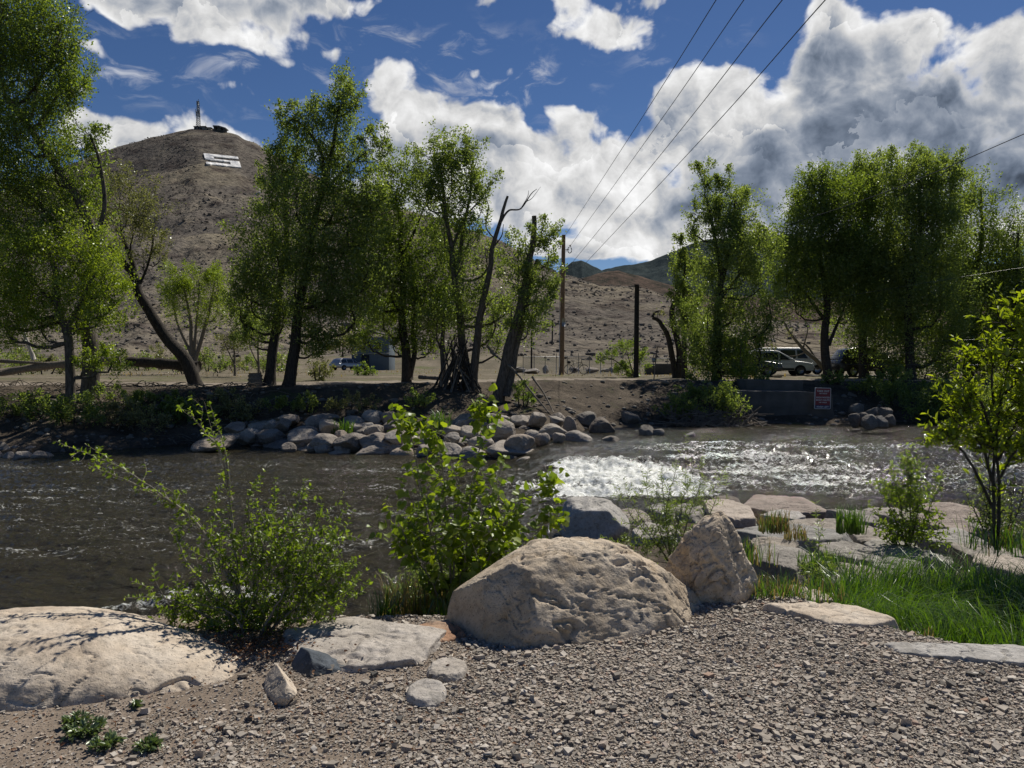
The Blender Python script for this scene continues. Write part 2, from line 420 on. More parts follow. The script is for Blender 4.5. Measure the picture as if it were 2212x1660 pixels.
def hit(x, y, Ymax=700.0, Ymin=2.0):
    """where the ray through frame coordinate (x, y) first meets the land"""
    Y = np.geomspace(Ymin, Ymax, 2400)
    P = at(x, y, Y); below = P[:, 2] < H(P[:, 0], P[:, 1])
    i = int(np.argmax(below)) if below.any() else len(Y)-1
    return P[i]
def gz(x, y): return float(H(np.array([x]), np.array([y]))[0])
def foot(x, Y, dz=0.0):
    """ground point in frame column x at depth Y"""
    X = (x-CX)/F*Y
    return np.array([X, Y, gz(X, Y)+dz])

def soil_nodes(nt, bs, stops, s1, s2, bumpd, mul=.5, grass=None, patches=None):
    v = pos(nt, obj=False)
    a = tex(nt, s1, 7, .62, v, .2); b = tex(nt, s2, 6, .7, v)
    col = ramp(nt, a.outputs['Fac'], stops)
    col = mixc(nt, mul, col, ramp(nt, b.outputs['Fac'], [(.3, (.35, .34, .33)), (.5, (.9, .9, .9)), (.72, (1.3, 1.28, 1.25))]), 'MULTIPLY')
    if patches:
        p = tex(nt, patches[0], 5, .6, v, .4)
        col = mixc(nt, ramp(nt, p.outputs['Fac'], [(patches[2], (0, 0, 0)), (patches[2]+.1, (1, 1, 1))]), col, patches[1])
    nt.links.new(col, bs.inputs['Base Color']); bs.inputs['Roughness'].default_value = .95; bs.inputs['Specular IOR Level'].default_value = .1
    n = bump(nt, bs, a.outputs['Fac'], .6, bumpd*2)
    bump(nt, bs, b.outputs['Fac'], .8, bumpd, n)

M = {}
m, nt, bs = mat('gravel_soil'); soil_nodes(nt, bs, [(.3, (.17, .135, .105)), (.5, (.235, .19, .15)), (.7, (.30, .25, .205))], 1.4, 60, .006, .7); M['gravel_soil'] = m
m, nt, bs = mat('river_bed'); soil_nodes(nt, bs, [(.3, (.07, .06, .045)), (.5, (.13, .11, .08)), (.7, (.2, .17, .13))], .8, 6, .04); M['bed'] = m
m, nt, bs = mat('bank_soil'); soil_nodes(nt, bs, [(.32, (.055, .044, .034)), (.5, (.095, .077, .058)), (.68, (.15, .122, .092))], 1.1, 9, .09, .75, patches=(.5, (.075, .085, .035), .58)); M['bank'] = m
m, nt, bs = mat('path_dirt'); soil_nodes(nt, bs, [(.3, (.17, .145, .115)), (.5, (.235, .20, .16)), (.7, (.30, .26, .215))], .6, 12, .02, .4); M['path'] = m
m, nt, bs = mat('terrace_soil'); soil_nodes(nt, bs, [(.3, (.10, .09, .06)), (.5, (.155, .132, .092)), (.7, (.23, .195, .145))], .22, 3, .1, .6, patches=(.16, (.11, .12, .05), .56)); M['terrace'] = m
# hill: dry grass, purple-brown scrub, reddish scree
m, nt, bs = mat('hill_scrub')
v = pos(nt, obj=False)
a = tex(nt, .018, 6, .6, v, .5); b = tex(nt, .42, 5, .68, v); c = tex(nt, .075, 5, .65, v, .4)
col = ramp(nt, a.outputs['Fac'], [(.34, (.130, .116, .106)), (.5, (.172, .154, .134)), (.62, (.245, .214, .165))])
col = mixc(nt, ramp(nt, c.outputs['Fac'], [(.5, (0, 0, 0)), (.66, (.85, .85, .85))]), col, (.070, .058, .055))
col = mixc(nt, .9, col, ramp(nt, b.outputs['Fac'], [(.34, (.28, .28, .27)), (.48, (.86, .86, .84)), (.68, (1.3, 1.26, 1.18))]), 'MULTIPLY')
nt.links.new(col, bs.inputs['Base Color']); bs.inputs['Roughness'].default_value = 1; bs.inputs['Specular IOR Level'].default_value = 0
n = bump(nt, bs, c.outputs['Fac'], .8, 3.0); bump(nt, bs, b.outputs['Fac'], 1, 1.0, n)
M['hill'] = m

def land():
    nr, na = 600, 760
    th = np.radians(np.linspace(-66, 66, na)); r = np.geomspace(2.6, 1500, nr)
    R, T = np.meshgrid(r, th, indexing='ij')
    X = R*np.sin(T); Y = R*np.cos(T)-4.0
    Z = H(X, Y)
    V = np.stack([X, Y, Z], -1).reshape(-1, 3)
    i = np.arange(nr-1)[:, None]*na; j = np.arange(na-1)[None]
    Q = np.stack([i+j, i+j+1, i+na+j+1, i+na+j], -1).reshape(-1, 4)
    c = V[Q].mean(1); x, y = c[:, 0], c[:, 1]
    ye, yw = np.interp(x, NEAR_X, NEAR_E), np.interp(x, NW_X, NW_Y)
    fw, ft = np.interp(x, FX, F_W), np.interp(x, FX, F_T)
    w = fbm(p2(x, y, .5), 2, 5)*.5
    code = np.full(len(Q), 4)
    code[y < FOOT+18+w*8] = 3
    code[(y < ft+4.2+w)] = 2
    code[(y < ft+1.0+w*.7)] = 1
    code[y < fw-.2] = 5
    code[y < yw] = 6
    code[y < ye+.2] = 0
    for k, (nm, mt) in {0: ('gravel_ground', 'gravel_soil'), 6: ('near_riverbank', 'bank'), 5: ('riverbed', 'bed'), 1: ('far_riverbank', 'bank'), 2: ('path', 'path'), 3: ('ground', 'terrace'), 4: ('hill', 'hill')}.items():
        q = Q[code == k]
        u, inv = np.unique(q, return_inverse=True)
        b = MB(); b.add(V[u], inv.reshape(-1, 4))
        tag(b.build(nm, M[mt]), kind='structure')
land()

def mountain(pts, rc, y0, y1, mt, seed, amp, name='mountain'):
    xs = [p[0] for p in pts]; ys = [p[1] for p in pts]
    px = np.linspace(xs[0], xs[-1], 420); d = np.linspace(0, 1.25, 90)
    PX, D = np.meshgrid(px, d, indexing='ij')
    Y = rc*(y0+(1-y0)*D)
    cz = EYE+(HY-np.interp(PX, xs, ys))/F*rc
    t = np.clip(D, 0, 1)
    X = (PX-CX)/F*Y
    Z = (cz+30)*t**.9-30
    Z = Z+amp*fbm(np.stack([PX/120., Y/rc*3, 0*PX], -1), 5, seed, ridged=True)*np.sin(np.pi*t)**.7
    Z = Z+amp*.13*fbm(p2(X, Y, 40./rc), 4, seed+3)*t
    Z = np.where(D > 1, Z-(D-1)*rc*.5, Z)
    n, k = PX.shape; i = np.arange(n-1)[:, None]*k; j = np.arange(k-1)[None]
    b = MB(); b.add(np.stack([X, Y, Z], -1), np.stack([i+j, i+k+j, i+k+j+1, i+j+1], -1).reshape(-1, 4))
    tag(b.build(name, mt), kind='structure')
def forest_mat(name, c0, c1, s):
    m, nt, bs = mat(name); v = pos(nt, obj=False)
    a = tex(nt, s, 7, .75, v); b = tex(nt, s*.12, 4, .6, v)
    col = ramp(nt, a.outputs['Fac'], [(.38, c0), (.62, c1)])
    col = mixc(nt, .5, col, ramp(nt, b.outputs['Fac'], [(.3, (.6, .6, .6)), (.7, (1.25, 1.2, 1.1))]), 'MULTIPLY')
    nt.links.new(col, bs.inputs['Base Color']); bs.inputs['Roughness'].default_value = 1; bs.inputs['Specular IOR Level'].default_value = 0
    bump(nt, bs, a.outputs['Fac'], 1, .35/s); return m
fm1 = forest_mat('far_forest', (.038, .052, .058), (.070, .088, .090), .03)
fm2 = forest_mat('near_ridge_scrub', (.05, .052, .045), (.155, .115, .095), .05)
mountain([(1080, 640), (1150, 622), (1200, 592), (1235, 567), (1255, 564), (1290, 580), (1330, 604), (1420, 650), (1500, 700)], 2600, .75, 1, fm1, 3, 40)
mountain([(1230, 640), (1290, 590), (1330, 579), (1400, 568), (1450, 546), (1520, 520), (1700, 508), (1900, 535), (2100, 562), (2260, 585), (2700, 610), (3300, 680)], 3200, .7, 1, fm1, 5, 60)
mountain([(1160, 660), (1200, 630), (1240, 606), (1290, 591), (1335, 586), (1390, 600), (1440, 613), (1520, 640), (1650, 640), (1850, 655), (2200, 660), (2600, 700)], 1300, .6, 1, fm2, 8, 22)

# ------------------------------------------------------------------ river
def river():
    nr, na = 420, 1150
    th = np.radians(np.linspace(-50, 50, na)); r = np.geomspace(7.0, 46, nr)
    R, T = np.meshgrid(r, th, indexing='ij'); X = R*np.sin(T); Y = R*np.cos(T)
    up = smooth(Y-.12*(X-1), 20.4, 22.2)*smooth(X, -.3, 1.4)
    up2 = smooth(X, 5, 16)*smooth(Y, 14, 24)*.25
    wx = fbm(p2(X*.35, Y*1.5, 1.0), 4, 41)*1.6; X0, Y0 = X, Y; X, Y = X+wx, Y+fbm(p2(X*.5, Y*.9, 1.0), 4, 43)*.8
    lev = -1.2+.30*np.maximum(up, up2)
    # churned white water below the drop, broken riffle and painted sun glitter to its right, eddy line by the near boulder
    n1 = fbm(p2(X, Y, 1.0), 4, 51); n2 = fbm(p2(X*.55, Y*1.4, 1.0), 4, 61)
    band = smooth(Y-.12*(X-1), 15.2, 17.2)*(1-smooth(Y-.12*(X-1), 20.9, 21.7))
    core = band*smooth(X, .2, 1.3)*(1-smooth(X, 3.6, 6.2))
    rif_glitter = smooth(Y, 15.5, 18)*(1-smooth(Y, 24.5, 27.5))*smooth(X, 2.5, 5)  # riffle white water, with sun glitter painted in as white flecks
    rif2_glitter = smooth(Y, 13, 16)*(1-smooth(Y, 27, 29.5))*smooth(X, 5, 8)*.55
    left = (1-smooth(X, -1.5, 2))*smooth(Y, 7.5, 13)*(1-smooth(Y, 22, 25))*.38  # sun glints on the left water, painted as white flecks
    eddy = np.exp(-(((X+4.15)/1.15)**2+((Y-9.3-.22*(X+4.15))/.34)**2))
    eddy2 = np.exp(-(((X+9.7)/.9)**2+((Y-16.6)/.35)**2))*.7
    mid = (1-smooth(X, .5, 2.2))*smooth(X, -2.5, -.5)*smooth(Y, 11, 15)*(1-smooth(Y, 20, 22))*.34
    X, Y = X0, Y0; trail = fbm(p2(X*.28, Y*2.6, 1.0), 4, 47)
    foam = np.maximum.reduce([core*1.2, rif_glitter*.60*(1-.2*smooth(X, 7, 12)), rif2_glitter*.50, left, eddy*.95, eddy2*.8, mid])
    foam = foam*(1+.55*trail)+.14*n2*(foam > .02)
    amp = .026+.07*left+.085*core+.06*rif_glitter+.05*rif2_glitter+.09*eddy+.05*mid
    wav = fbm(p2(X*.9, Y*1.5, 1.1), 3, 71)*1.4+fbm(p2(X*1.2, Y*2.2, 2.6), 3, 81, ridged=True)*.8
    Z = lev+amp*wav+.1*core*fbm(p2(X, Y, 3.0), 3, 91)
    V = np.stack([X, Y, Z], -1).reshape(-1, 3)
    i = np.arange(nr-1)[:, None]*na; j = np.arange(na-1)[None]
    b = MB(); b.add(V, np.stack([i+j, i+j+1, i+na+j+1, i+na+j], -1).reshape(-1, 4))
    me = b.mesh('river')
    at_ = me.attributes.new('foam', 'FLOAT', 'POINT'); at_.data.foreach_set('value', np.clip(foam, 0, 1.4).astype(np.float32).ravel())  # value holds real foam plus the painted sun glints
    m, nt, bs = mat('river_water')
    v = pos(nt, (1.0, 1.5, 1), obj=False)
    fa = nd(nt, 'Attribute', attribute_name='foam')
    a = tex(nt, 3.4, 5, .6, v, .6); b_ = tex(nt, 11, 5, .65, v, .8); c = tex(nt, 7, 8, .72, v, 1.2); d = tex(nt, 1.1, 3, .5, v)
    bs.inputs['Base Color'].default_value = (.030, .026, .016, 1); bs.inputs['Roughness'].default_value = .06; bs.inputs['IOR'].default_value = 1.33; bs.inputs['Specular IOR Level'].default_value = .4
    col = mixc(nt, d.outputs['Fac'], (.019, .017, .010), (.042, .035, .020)); nt.links.new(col, bs.inputs['Base Color'])
    n = bump(nt, bs, a.outputs['Fac'], 1, .10); bump(nt, bs, b_.outputs['Fac'], 1, .03, n)
    # foam and painted sun glints break up into flecks and lace
    s = nd(nt, 'Math', operation='MULTIPLY_ADD'); nt.links.new(c.outputs['Fac'], s.inputs[0]); s.inputs[1].default_value = 2.3
    nt.links.new(fa.outputs['Fac'], s.inputs[2])
    mr = nd(nt, 'MapRange'); mr.interpolation_type = 'SMOOTHSTEP'; nt.links.new(s.outputs[0], mr.inputs[0]); mr.inputs[1].default_value = 1.72; mr.inputs[2].default_value = 2.12
    fb, = (nd(nt, 'BsdfPrincipled'),); fb.inputs['Roughness'].default_value = .6
    fcol = ramp(nt, b_.outputs['Fac'], [(.36, (.40, .42, .36)), (.58, (.84, .86, .84))]); nt.links.new(fcol, fb.inputs['Base Color'])
    fbm_ = nd(nt, 'Bump', Strength=.9, Distance=.05); nt.links.new(c.outputs['Fac'], fbm_.inputs['Height']); nt.links.new(fbm_.outputs[0], fb.inputs['Normal'])
    ms = nd(nt, 'MixShader'); nt.links.new(mr.outputs[0], ms.inputs[0]); nt.links.new(bs.outputs[0], ms.inputs[1]); nt.links.new(fb.outputs[0], ms.inputs[2])
    nt.links.new(ms.outputs[0], nt.nodes['Material Output'].inputs[0])
    tag(link('river', me, m), kind='structure')
river()

# ------------------------------------------------------------------ rocks
_ico = {}
def ico(sub):
    if sub not in _ico:
        bm = bmesh.new(); bmesh.ops.create_icosphere(bm, subdivisions=sub, radius=1)
        V = np.array([v.co[:] for v in bm.verts]); Fc = np.array([[v.index for v in f.verts] for f in bm.faces]); bm.free()
        _ico[sub] = (V, Fc)
    return _ico[sub]

def rock_shape(seed, sub=4, planes=12, lo=.62, hi=.95, sharp=14, amp=.07, extra=(), flat=None):
    D, Fc = ico(sub); r = np.random.default_rng(seed)
    N = r.normal(size=(planes, 3)); N /= np.linalg.norm(N, axis=1, keepdims=True); O = r.uniform(lo, hi, planes)
    if len(extra):
        E = np.array([e[:3] for e in extra], float); E /= np.linalg.norm(E, axis=1, keepdims=True)
        N = np.vstack([N, E]); O = np.concatenate([O, [e[3] for e in extra]])
    dn = np.maximum(D@N.T, 1e-3)
    R = np.minimum(O/dn, 4)
    R = np.concatenate([R, np.ones((len(D), 1))], 1)
    rad = (R**-sharp).sum(1)**(-1/sharp)
    V = D*rad[:, None]
    V = V*(1+amp*fbm(V*1.7+seed, 3, seed)+amp*.45*fbm(V*5+seed, 3, seed+5, ridged=True))[:, None]
    V = V/np.abs(V).max(0)          # fills the unit box
    return V, Fc

def crags(V, n, amp, sc, seed, dirv=(1, .3, .6), ledge=.5):
    """weathered rock: dipping ledges, thin cracks, pits and grain"""
    d = np.array(dirv, float); d /= np.linalg.norm(d)
    P = V*sc; h = P@d
    Q = P-np.outer(h*.6, d)
    w = fbm(P*.8, 4, seed+2)
    st = h*1.5+w*1.3; fr = st-np.floor(st)
    led = smooth(fr, 0, .25)*(1-fr)                       # sawtooth ledges
    c1 = np.abs(fbm(Q*.9+w[:, None]*.4, 3, seed)); c2 = np.abs(fbm(Q*2.1+5, 3, seed+7))
    msk = smooth(fbm(P*.5+9, 2, seed+8), -.25, .3)
    cr = (1-smooth(c1, 0, .075))*.9*msk+(1-smooth(c2, 0, .06))*.45*(1-msk*.4)
    pit = smooth(fbm(P*5, 3, seed+12), .25, .6)*.35
    fine = fbm(P*3.2, 5, seed+4, gain=.62)
    return V+n*((fbm(P*.5, 3, seed+9)*.42+led*ledge-cr*1.35-pit*.5+fine*.42)*amp)[:, None]

ROCK_BASE = []
def jet_meshes():
    for s in range(9):
        V, Fc = rock_shape(100+s, 5, 10, .50, .92, 30, .05); V = crags(V, V/np.linalg.norm(V, axis=1, keepdims=True), .05, 1.3, s, (.3, .2, 1), .5)
        b = MB(); b.add(V*.5, Fc); me = b.mesh('boulder'); ROCK_BASE.append(me)
jet_meshes()
M['jetty_rock'] = rock_mat('jetty_rock', [(.22, .195, .165), (.33, .295, .25), (.43, .39, .335)], .6, bumpd=.025, hue_var=.28)
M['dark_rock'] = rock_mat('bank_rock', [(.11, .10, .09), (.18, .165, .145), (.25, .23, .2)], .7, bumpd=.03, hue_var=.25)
M['tan_rock'] = rock_mat('tan_granite', [(.37, .295, .21), (.51, .425, .32), (.61, .53, .425)], 1.0, bumpd=.018, hue_var=.0, speck=(.06, .045, .035), stain=(.42, .29, .16))
M['pale_rock'] = rock_mat('pale_granite', [(.42, .345, .265), (.54, .46, .365), (.61, .54, .45)], 1.1, bumpd=.010, hue_var=.0, speck=(.09, .07, .06))
M['grey_slab'] = rock_mat('grey_slab', [(.19, .18, .16), (.29, .275, .245), (.39, .37, .33)], 1.0, bumpd=.015, hue_var=.16)
M['pale_grey'] = rock_mat('pale_grey', [(.36, .345, .31), (.47, .45, .41), (.56, .54, .50)], 1.0, bumpd=.015, hue_var=.0)
M['pink_slab'] = rock_mat('pink_slab', [(.205, .18, .16), (.30, .264, .234), (.39, .35, .312)], 1.0, bumpd=.02, hue_var=.12)
M['white_slab'] = rock_mat('white_slab', [(.34, .315, .275), (.44, .41, .365), (.53, .5, .45)], 1.2, bumpd=.012, hue_var=.05)
M['slate'] = rock_mat('blue_slate', [(.055, .065, .075), (.085, .098, .11), (.12, .135, .15)], 2, bumpd=.006, hue_var=.05)
M['red_slab'] = rock_mat('red_slab', [(.27, .15, .09), (.36, .215, .135), (.42, .29, .2)], 1.6, bumpd=.012, hue_var=.05)

_T = ['', 'twenty ', 'thirty ', 'forty ']
ORD = ['leftmost', 'second', 'third', 'fourth', 'fifth', 'sixth', 'seventh', 'eighth', 'ninth', 'tenth', 'eleventh', 'twelfth', 'thirteenth', 'fourteenth', 'fifteenth', 'sixteenth', 'seventeenth', 'eighteenth', 'nineteenth', 'twentieth']+[t+o for t in ('twenty ', 'thirty ', 'forty ') for o in ('first', 'second', 'third', 'fourth', 'fifth', 'sixth', 'seventh', 'eighth', 'ninth')]
def size_word(x0, y0, x1, y1, big=55):
    w, h = x1-x0, y1-y0
    return ('large ' if w*h > big*big*.62 else 'small ' if w*h < big*big*.24 else 'middling ')+('flat' if w > 2.6*h else 'blocky' if h > .85*w else 'rounded')
_rk = [0]
def row_rocks(boxes, zb, mt, where, group, k=1.18, sink=.25, name='boulder', dep=1.0):
    boxes = sorted(boxes, key=lambda b: b[0]+b[2])
    n = len(boxes)
    for i, (x0, y0, x1, y1) in enumerate(boxes):
        Y = (EYE-zb)*F/(y1-HY); w = (x1-x0)/F*Y*1.10*k; h = (y1-y0)/F*Y
        d = w*dep; Yc = Y+d*.42
        top = at((x0+x1)/2, y0, Yc)[2]; h2 = max(top-zb, .12)+sink
        s = _rk[0]; _rk[0] += 1; r = np.random.default_rng(s)
        o = bpy.data.objects.new(name, ROCK_BASE[s % 9]); COL.objects.link(o)
        if not ROCK_BASE[s % 9].materials: ROCK_BASE[s % 9].materials.append(M['jetty_rock'])
        if mt != 'jetty_rock':
            o.material_slots[0].link = 'OBJECT'; o.material_slots[0].material = M[mt]
        X = ((x0+x1)/2-CX)/F*Yc
        o.location = (X, Yc, top-h2*.5+h2*.02); o.scale = (w, d, h2)
        o.rotation_euler = (r.normal()*.06, r.normal()*.07, r.choice([0, math.pi])+r.normal()*.14)
        o_ = ORD[i] if i < len(ORD) else 'next'
        pos_ = f'{o_} from the left' if 0 < i < n-1 else ('leftmost' if i == 0 else 'rightmost')
        tag(o, f'{size_word(x0, y0, x1, y1)} boulder, {pos_} {where}', 'boulder', group)

ROW1 = [(540,959,572,970),(569,950,641,972),(637,956,709,979),(705,966,767,985),(764,956,841,989),(841,967,888,990),(892,960,942,992),(945,958,995,994),(985,962,1050,996),(1050,952,1150,996),(1115,988,1169,1006),(1158,956,1217,980),(1215,945,1255,967)]
ROW2 = [(425,938,511,963),(511,925,556,952),(553,927,623,952),(623,927,684,959),(673,932,734,963),(727,934,788,966),(776,935,846,967),(848,938,899,958),(893,940,953,962),(953,940,1014,960),(1012,942,1060,967),(1053,927,1100,956),(1097,938,1151,974),(1120,927,1172,956),(1169,933,1212,956),(1215,931,1277,960)]
ROW3 = [(490,912,533,934),(547,909,626,927),(626,918,677,932),(688,921,724,934),(740,914,789,933),(791,918,828,936),(823,909,863,929),(840,924,884,942),(862,911,900,931),(895,912,935,928),(949,918,996,938),(974,902,1014,924),(996,920,1040,938),(1057,909,1118,938),(1115,899,1165,927),(1165,913,1219,938),(1176,891,1223,920),(1219,899,1244,927)]
ROW4 = [(600,896,650,910),(680,893,726,910),(747,897,787,911),(787,886,827,909),(827,888,859,909),(881,873,917,899),(906,863,953,893),(956,866,985,890),(981,895,1025,909),(1020,890,1056,906),(1053,893,1095,912),(1071,881,1102,895),(1104,897,1142,912),(1140,891,1176,913),(1147,879,1175,894)]
GJ = 'boulders of the stone jetty in the river'
row_rocks(ROW1, -1.25, 'jetty_rock', 'in the waterline row of the stone jetty', GJ)
row_rocks(ROW2, -.97, 'jetty_rock', 'in the second row up of the stone jetty', GJ)
row_rocks(ROW3, -.68, 'jetty_rock', 'in the third row up of the stone jetty', GJ)
row_rocks(ROW4, -.42, 'jetty_rock', 'in the top row of the stone jetty', GJ)
_q = np.random.default_rng(12); FILL = []
for _i in range(44):
    _t = _q.random(); _y = 905+_q.random()*72; _x0, _x1 = 560-(_y-900)*.6+max(0, 960-_y)*.4, 1235-abs(_y-945)*1.0
    if _y > 965: _x0 = 620
    _x = _x0+(_x1-_x0)*((_i+_q.random()*.8)/44); _w = _q.uniform(24, 40); FILL.append((_x-_w/2, _y-_w*.62, _x+_w/2, _y))
for _k, (_za, _ya, _yb) in enumerate([(-.56, 0, 930), (-.80, 930, 955), (-1.1, 955, 999)]):
    row_rocks([f for f in FILL if _ya <= f[3] < _yb], _za, 'jetty_rock', ['among the small upper stones of the jetty', 'among the small middle stones of the jetty', 'among the small lower stones of the jetty'][_k], GJ, sink=.2)
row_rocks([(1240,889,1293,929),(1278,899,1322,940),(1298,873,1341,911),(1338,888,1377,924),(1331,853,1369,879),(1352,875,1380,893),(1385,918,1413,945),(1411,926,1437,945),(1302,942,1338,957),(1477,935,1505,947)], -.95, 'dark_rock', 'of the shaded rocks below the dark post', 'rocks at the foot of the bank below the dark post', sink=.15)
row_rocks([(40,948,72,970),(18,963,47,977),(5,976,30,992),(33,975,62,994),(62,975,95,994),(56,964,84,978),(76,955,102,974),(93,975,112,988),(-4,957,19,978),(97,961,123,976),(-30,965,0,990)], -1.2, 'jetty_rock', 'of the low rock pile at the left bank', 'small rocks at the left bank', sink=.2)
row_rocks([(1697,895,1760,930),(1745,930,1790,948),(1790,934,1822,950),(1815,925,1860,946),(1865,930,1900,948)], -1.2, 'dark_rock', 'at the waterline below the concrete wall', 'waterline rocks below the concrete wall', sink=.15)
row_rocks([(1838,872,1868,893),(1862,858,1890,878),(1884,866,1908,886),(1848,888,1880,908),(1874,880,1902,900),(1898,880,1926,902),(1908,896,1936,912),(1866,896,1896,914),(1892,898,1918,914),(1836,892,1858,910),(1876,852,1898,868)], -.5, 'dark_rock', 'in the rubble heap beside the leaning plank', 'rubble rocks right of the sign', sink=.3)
row_rocks([(1105,793,1140,806),(1135,796,1166,808)], .98, 'jetty_rock', 'of the two rocks left of the utility pole', 'rocks on the path near the pole', sink=.05)
row_rocks([(1172,789,1184,807),(1228,793,1250,806),(1262,794,1290,807),(1296,795,1315,805),(1318,792,1336,806)], .98, 'jetty_rock', 'of the rocks along the chain link fence', 'rocks along the fence', sink=.05)

# ---- foreground rocks
def hero_profile(name, mt, p0, p1, s, hz, wz, label, seed, sub=7, ridge=.05, base=.25, expo=2.4, skew=0., group=None):
    """boulder lofted along the line p0-p1; hz / wz give its height and half width at the stations s"""
    D, Fc = ico(sub)
    p0, p1 = np.array(p0, float), np.array(p1, float)
    ax = p1-p0; L = np.linalg.norm(ax[:2]); ux = np.array([ax[0], ax[1]])/L; uy = np.array([-ux[1], ux[0]])
    a = D[:, 0]; t = (np.sign(a)*np.abs(a)**.8+1)/2
    rr = np.sqrt(np.maximum(1-a*a, 1e-9)); cb, cc = D[:, 1]/rr, D[:, 2]/rr
    k = (np.abs(cb)**expo+np.abs(cc)**expo)**(-1/expo)
    cb, cc = cb*k, cc*k
    h = np.interp(t, s, hz); w = np.interp(t, s, wz)
    endc = np.clip(rr*3, 0, 1)
    zz = np.where(cc > 0, cc*h, cc*base)*endc
    yy = cb*w*endc*np.where(cc > 0, 1, .9)+skew*zz
    x = p0[0]+ux[0]*t*L+uy[0]*yy; y = p0[1]+ux[1]*t*L+uy[1]*yy
    z = p0[2]+(p1[2]-p0[2])*t+zz
    V = np.stack([x, y, z], -1)
    nrm = np.stack([ux[0]*a*.4+uy[0]*cb, ux[1]*a*.4+uy[1]*cb, cc], -1)
    nrm /= np.linalg.norm(nrm, axis=1, keepdims=True)
    return V, Fc, nrm

def finish_rock(name, V, Fc, mt, label, cat='boulder', group=None):
    c = np.array([V[:, 0].mean(), V[:, 1].mean(), V[:, 2].min()])
    b = MB(); b.add(V-c, Fc); o = b.build(name, M[mt]); o.location = c
    return tag(o, label, cat, group)

def facet(V, planes, k=.88):
    c = V.mean(0); P = V-c
    for n_, f in planes:
        n_ = np.array(n_, float); n_ /= np.linalg.norm(n_); h = P@n_; ex = np.maximum(h-f*h.max(), 0); P = P-np.outer(ex*k, n_)
    return P+c

# the big tan boulder on the edge of the gravel
V, Fc, n = hero_profile('', '', (-.37, 4.62, -.04), (1.27, 5.38, -.06), [0, .05, .12, .22, .34, .48, .60, .70, .80, .90, 1], [.16, .31, .41, .475, .52, .53, .52, .455, .36, .26, .12], [.22, .33, .39, .43, .45, .45, .44, .42, .36, .28, .12], '', 1, expo=2.1, skew=.18)
V = facet(V, [((-.80, -.55, .25), .80), ((-.35, -.8, .5), .84), ((.35, -.75, .6), .85), ((.8, -.4, .55), .90), ((.55, .2, .8), .93), ((-.5, .1, .85), .86), ((.15, -.97, .1), .88)])
k = smooth(V[:, 0], -.25, .15)
V2 = crags(V, n, .030, 4.6, 11, (.75, .3, -.75), .32); V = V+(V2-V)*(.22+.78*k)[:, None]
finish_rock('boulder', V, Fc, 'tan_rock', 'big rounded tan boulder with cracked rough top at the edge of the gravel')
# the upright pointed boulder behind it
V, Fc = rock_shape(41, 7, 5, .9, 1.0, 16, .05, extra=[(-.80, -.35, .42, .62), (.62, -.60, .42, .60), (.75, .2, .55, .66), (-.35, .7, .5, .7), (.05, -.95, .2, .72), (-.3, -.2, .9, .86)])
V = V*np.array([.335, .30, .44])
n = V/np.linalg.norm(V, axis=1, keepdims=True); V = crags(V, n, .030, 5.6, 23, (.9, .2, .35), .5); V += np.array([1.40, 5.52, .16])
V[:, 0] += .10*(V[:, 2]-.1)*1.0
finish_rock('boulder', V, Fc, 'tan_rock', 'upright pointed tan boulder standing right behind the big rounded one')
# low pale boulder at the left edge
V, Fc, n = hero_profile('', '', (-3.5, 4.25, -.06), (-1.36, 4.12, -.05), [0, .12, .3, .45, .6, .75, .88, 1], [.1, .22, .285, .29, .26, .18, .10, .02], [.3, .5, .62, .62, .55, .42, .3, .1], '', 2, expo=2.2, skew=.1)
V = crags(V, n, .022, 2.2, 15, (.4, .2, 1), .35); finish_rock('boulder', V, Fc, 'pale_rock', 'low smooth pale boulder at the left with the shrub shadow on its end')

def slab(x0, y0, x1, y1, zt, mt, label, seed, th=.28, rot=0., lo=.8, name='rock_slab', group=None, dome=.25, sub=6, zface=None):
    """flat-topped rock whose top spans the frame box at height zt"""
    Yf = (EYE-zt)*F/(y1-HY); Yb = (EYE-zt)*F/(y0-HY)
    Yc = (Yf+Yb)/2; w = (x1-x0)/F*Yc*1.06; d = min((Yb-Yf)*1.05, w*1.8); X = ((x0+x1)/2-CX)/F*Yc
    r = np.random.default_rng(seed+900); ns = int(r.integers(5, 8)); D, Fc = ico(sub)
    if name == 'rock_slab':
        an = np.arange(ns)*2*math.pi/ns+r.normal(size=ns)*.28+r.random()*6
        N = np.stack([np.cos(an), np.sin(an), r.uniform(-.05, .28, ns)], -1); O = r.uniform(.60, .92, ns)
        N = np.vstack([N, [r.normal()*.05, r.normal()*.05-.03, 1], [r.normal()*.10, r.normal()*.10, 1], [0, 0, -1]]); O = np.concatenate([O, [.40, .43, .5]])
        N /= np.linalg.norm(N, axis=1, keepdims=True)
        rad = ((np.minimum(O/np.maximum(D@N.T, 1e-3), 4)**-26).sum(1))**(-1/26); V = D*rad[:, None]
        V = V*(1+.05*fbm(V*2.2+seed, 4, seed))[:, None]; V = V/np.abs(V).max(0)
        V = V*np.array([w*.60, d*.60, th/2])
    else:
        V, Fc = rock_shape(seed, sub, 9, lo, 1.0, 24, .045, extra=[(.05, -.05, 1, .62), (-.08, .1, 1, .66)])
        V = V*np.array([w*.55, d*.55, th/2])
    V = crags(V, np.tile([0, 0, 1.], (len(V), 1)), .022, 2.6, seed, (.25, .5, 1), .6)
    c, s_ = math.cos(rot), math.sin(rot)
    V = np.stack([V[:, 0]*c-V[:, 1]*s_, V[:, 0]*s_+V[:, 1]*c, V[:, 2]], -1)
    V += np.array([X, Yc, zt-th*.42])
    return finish_rock(name, V, Fc, mt, label, 'rock slab' if name == 'rock_slab' else 'rock', group)

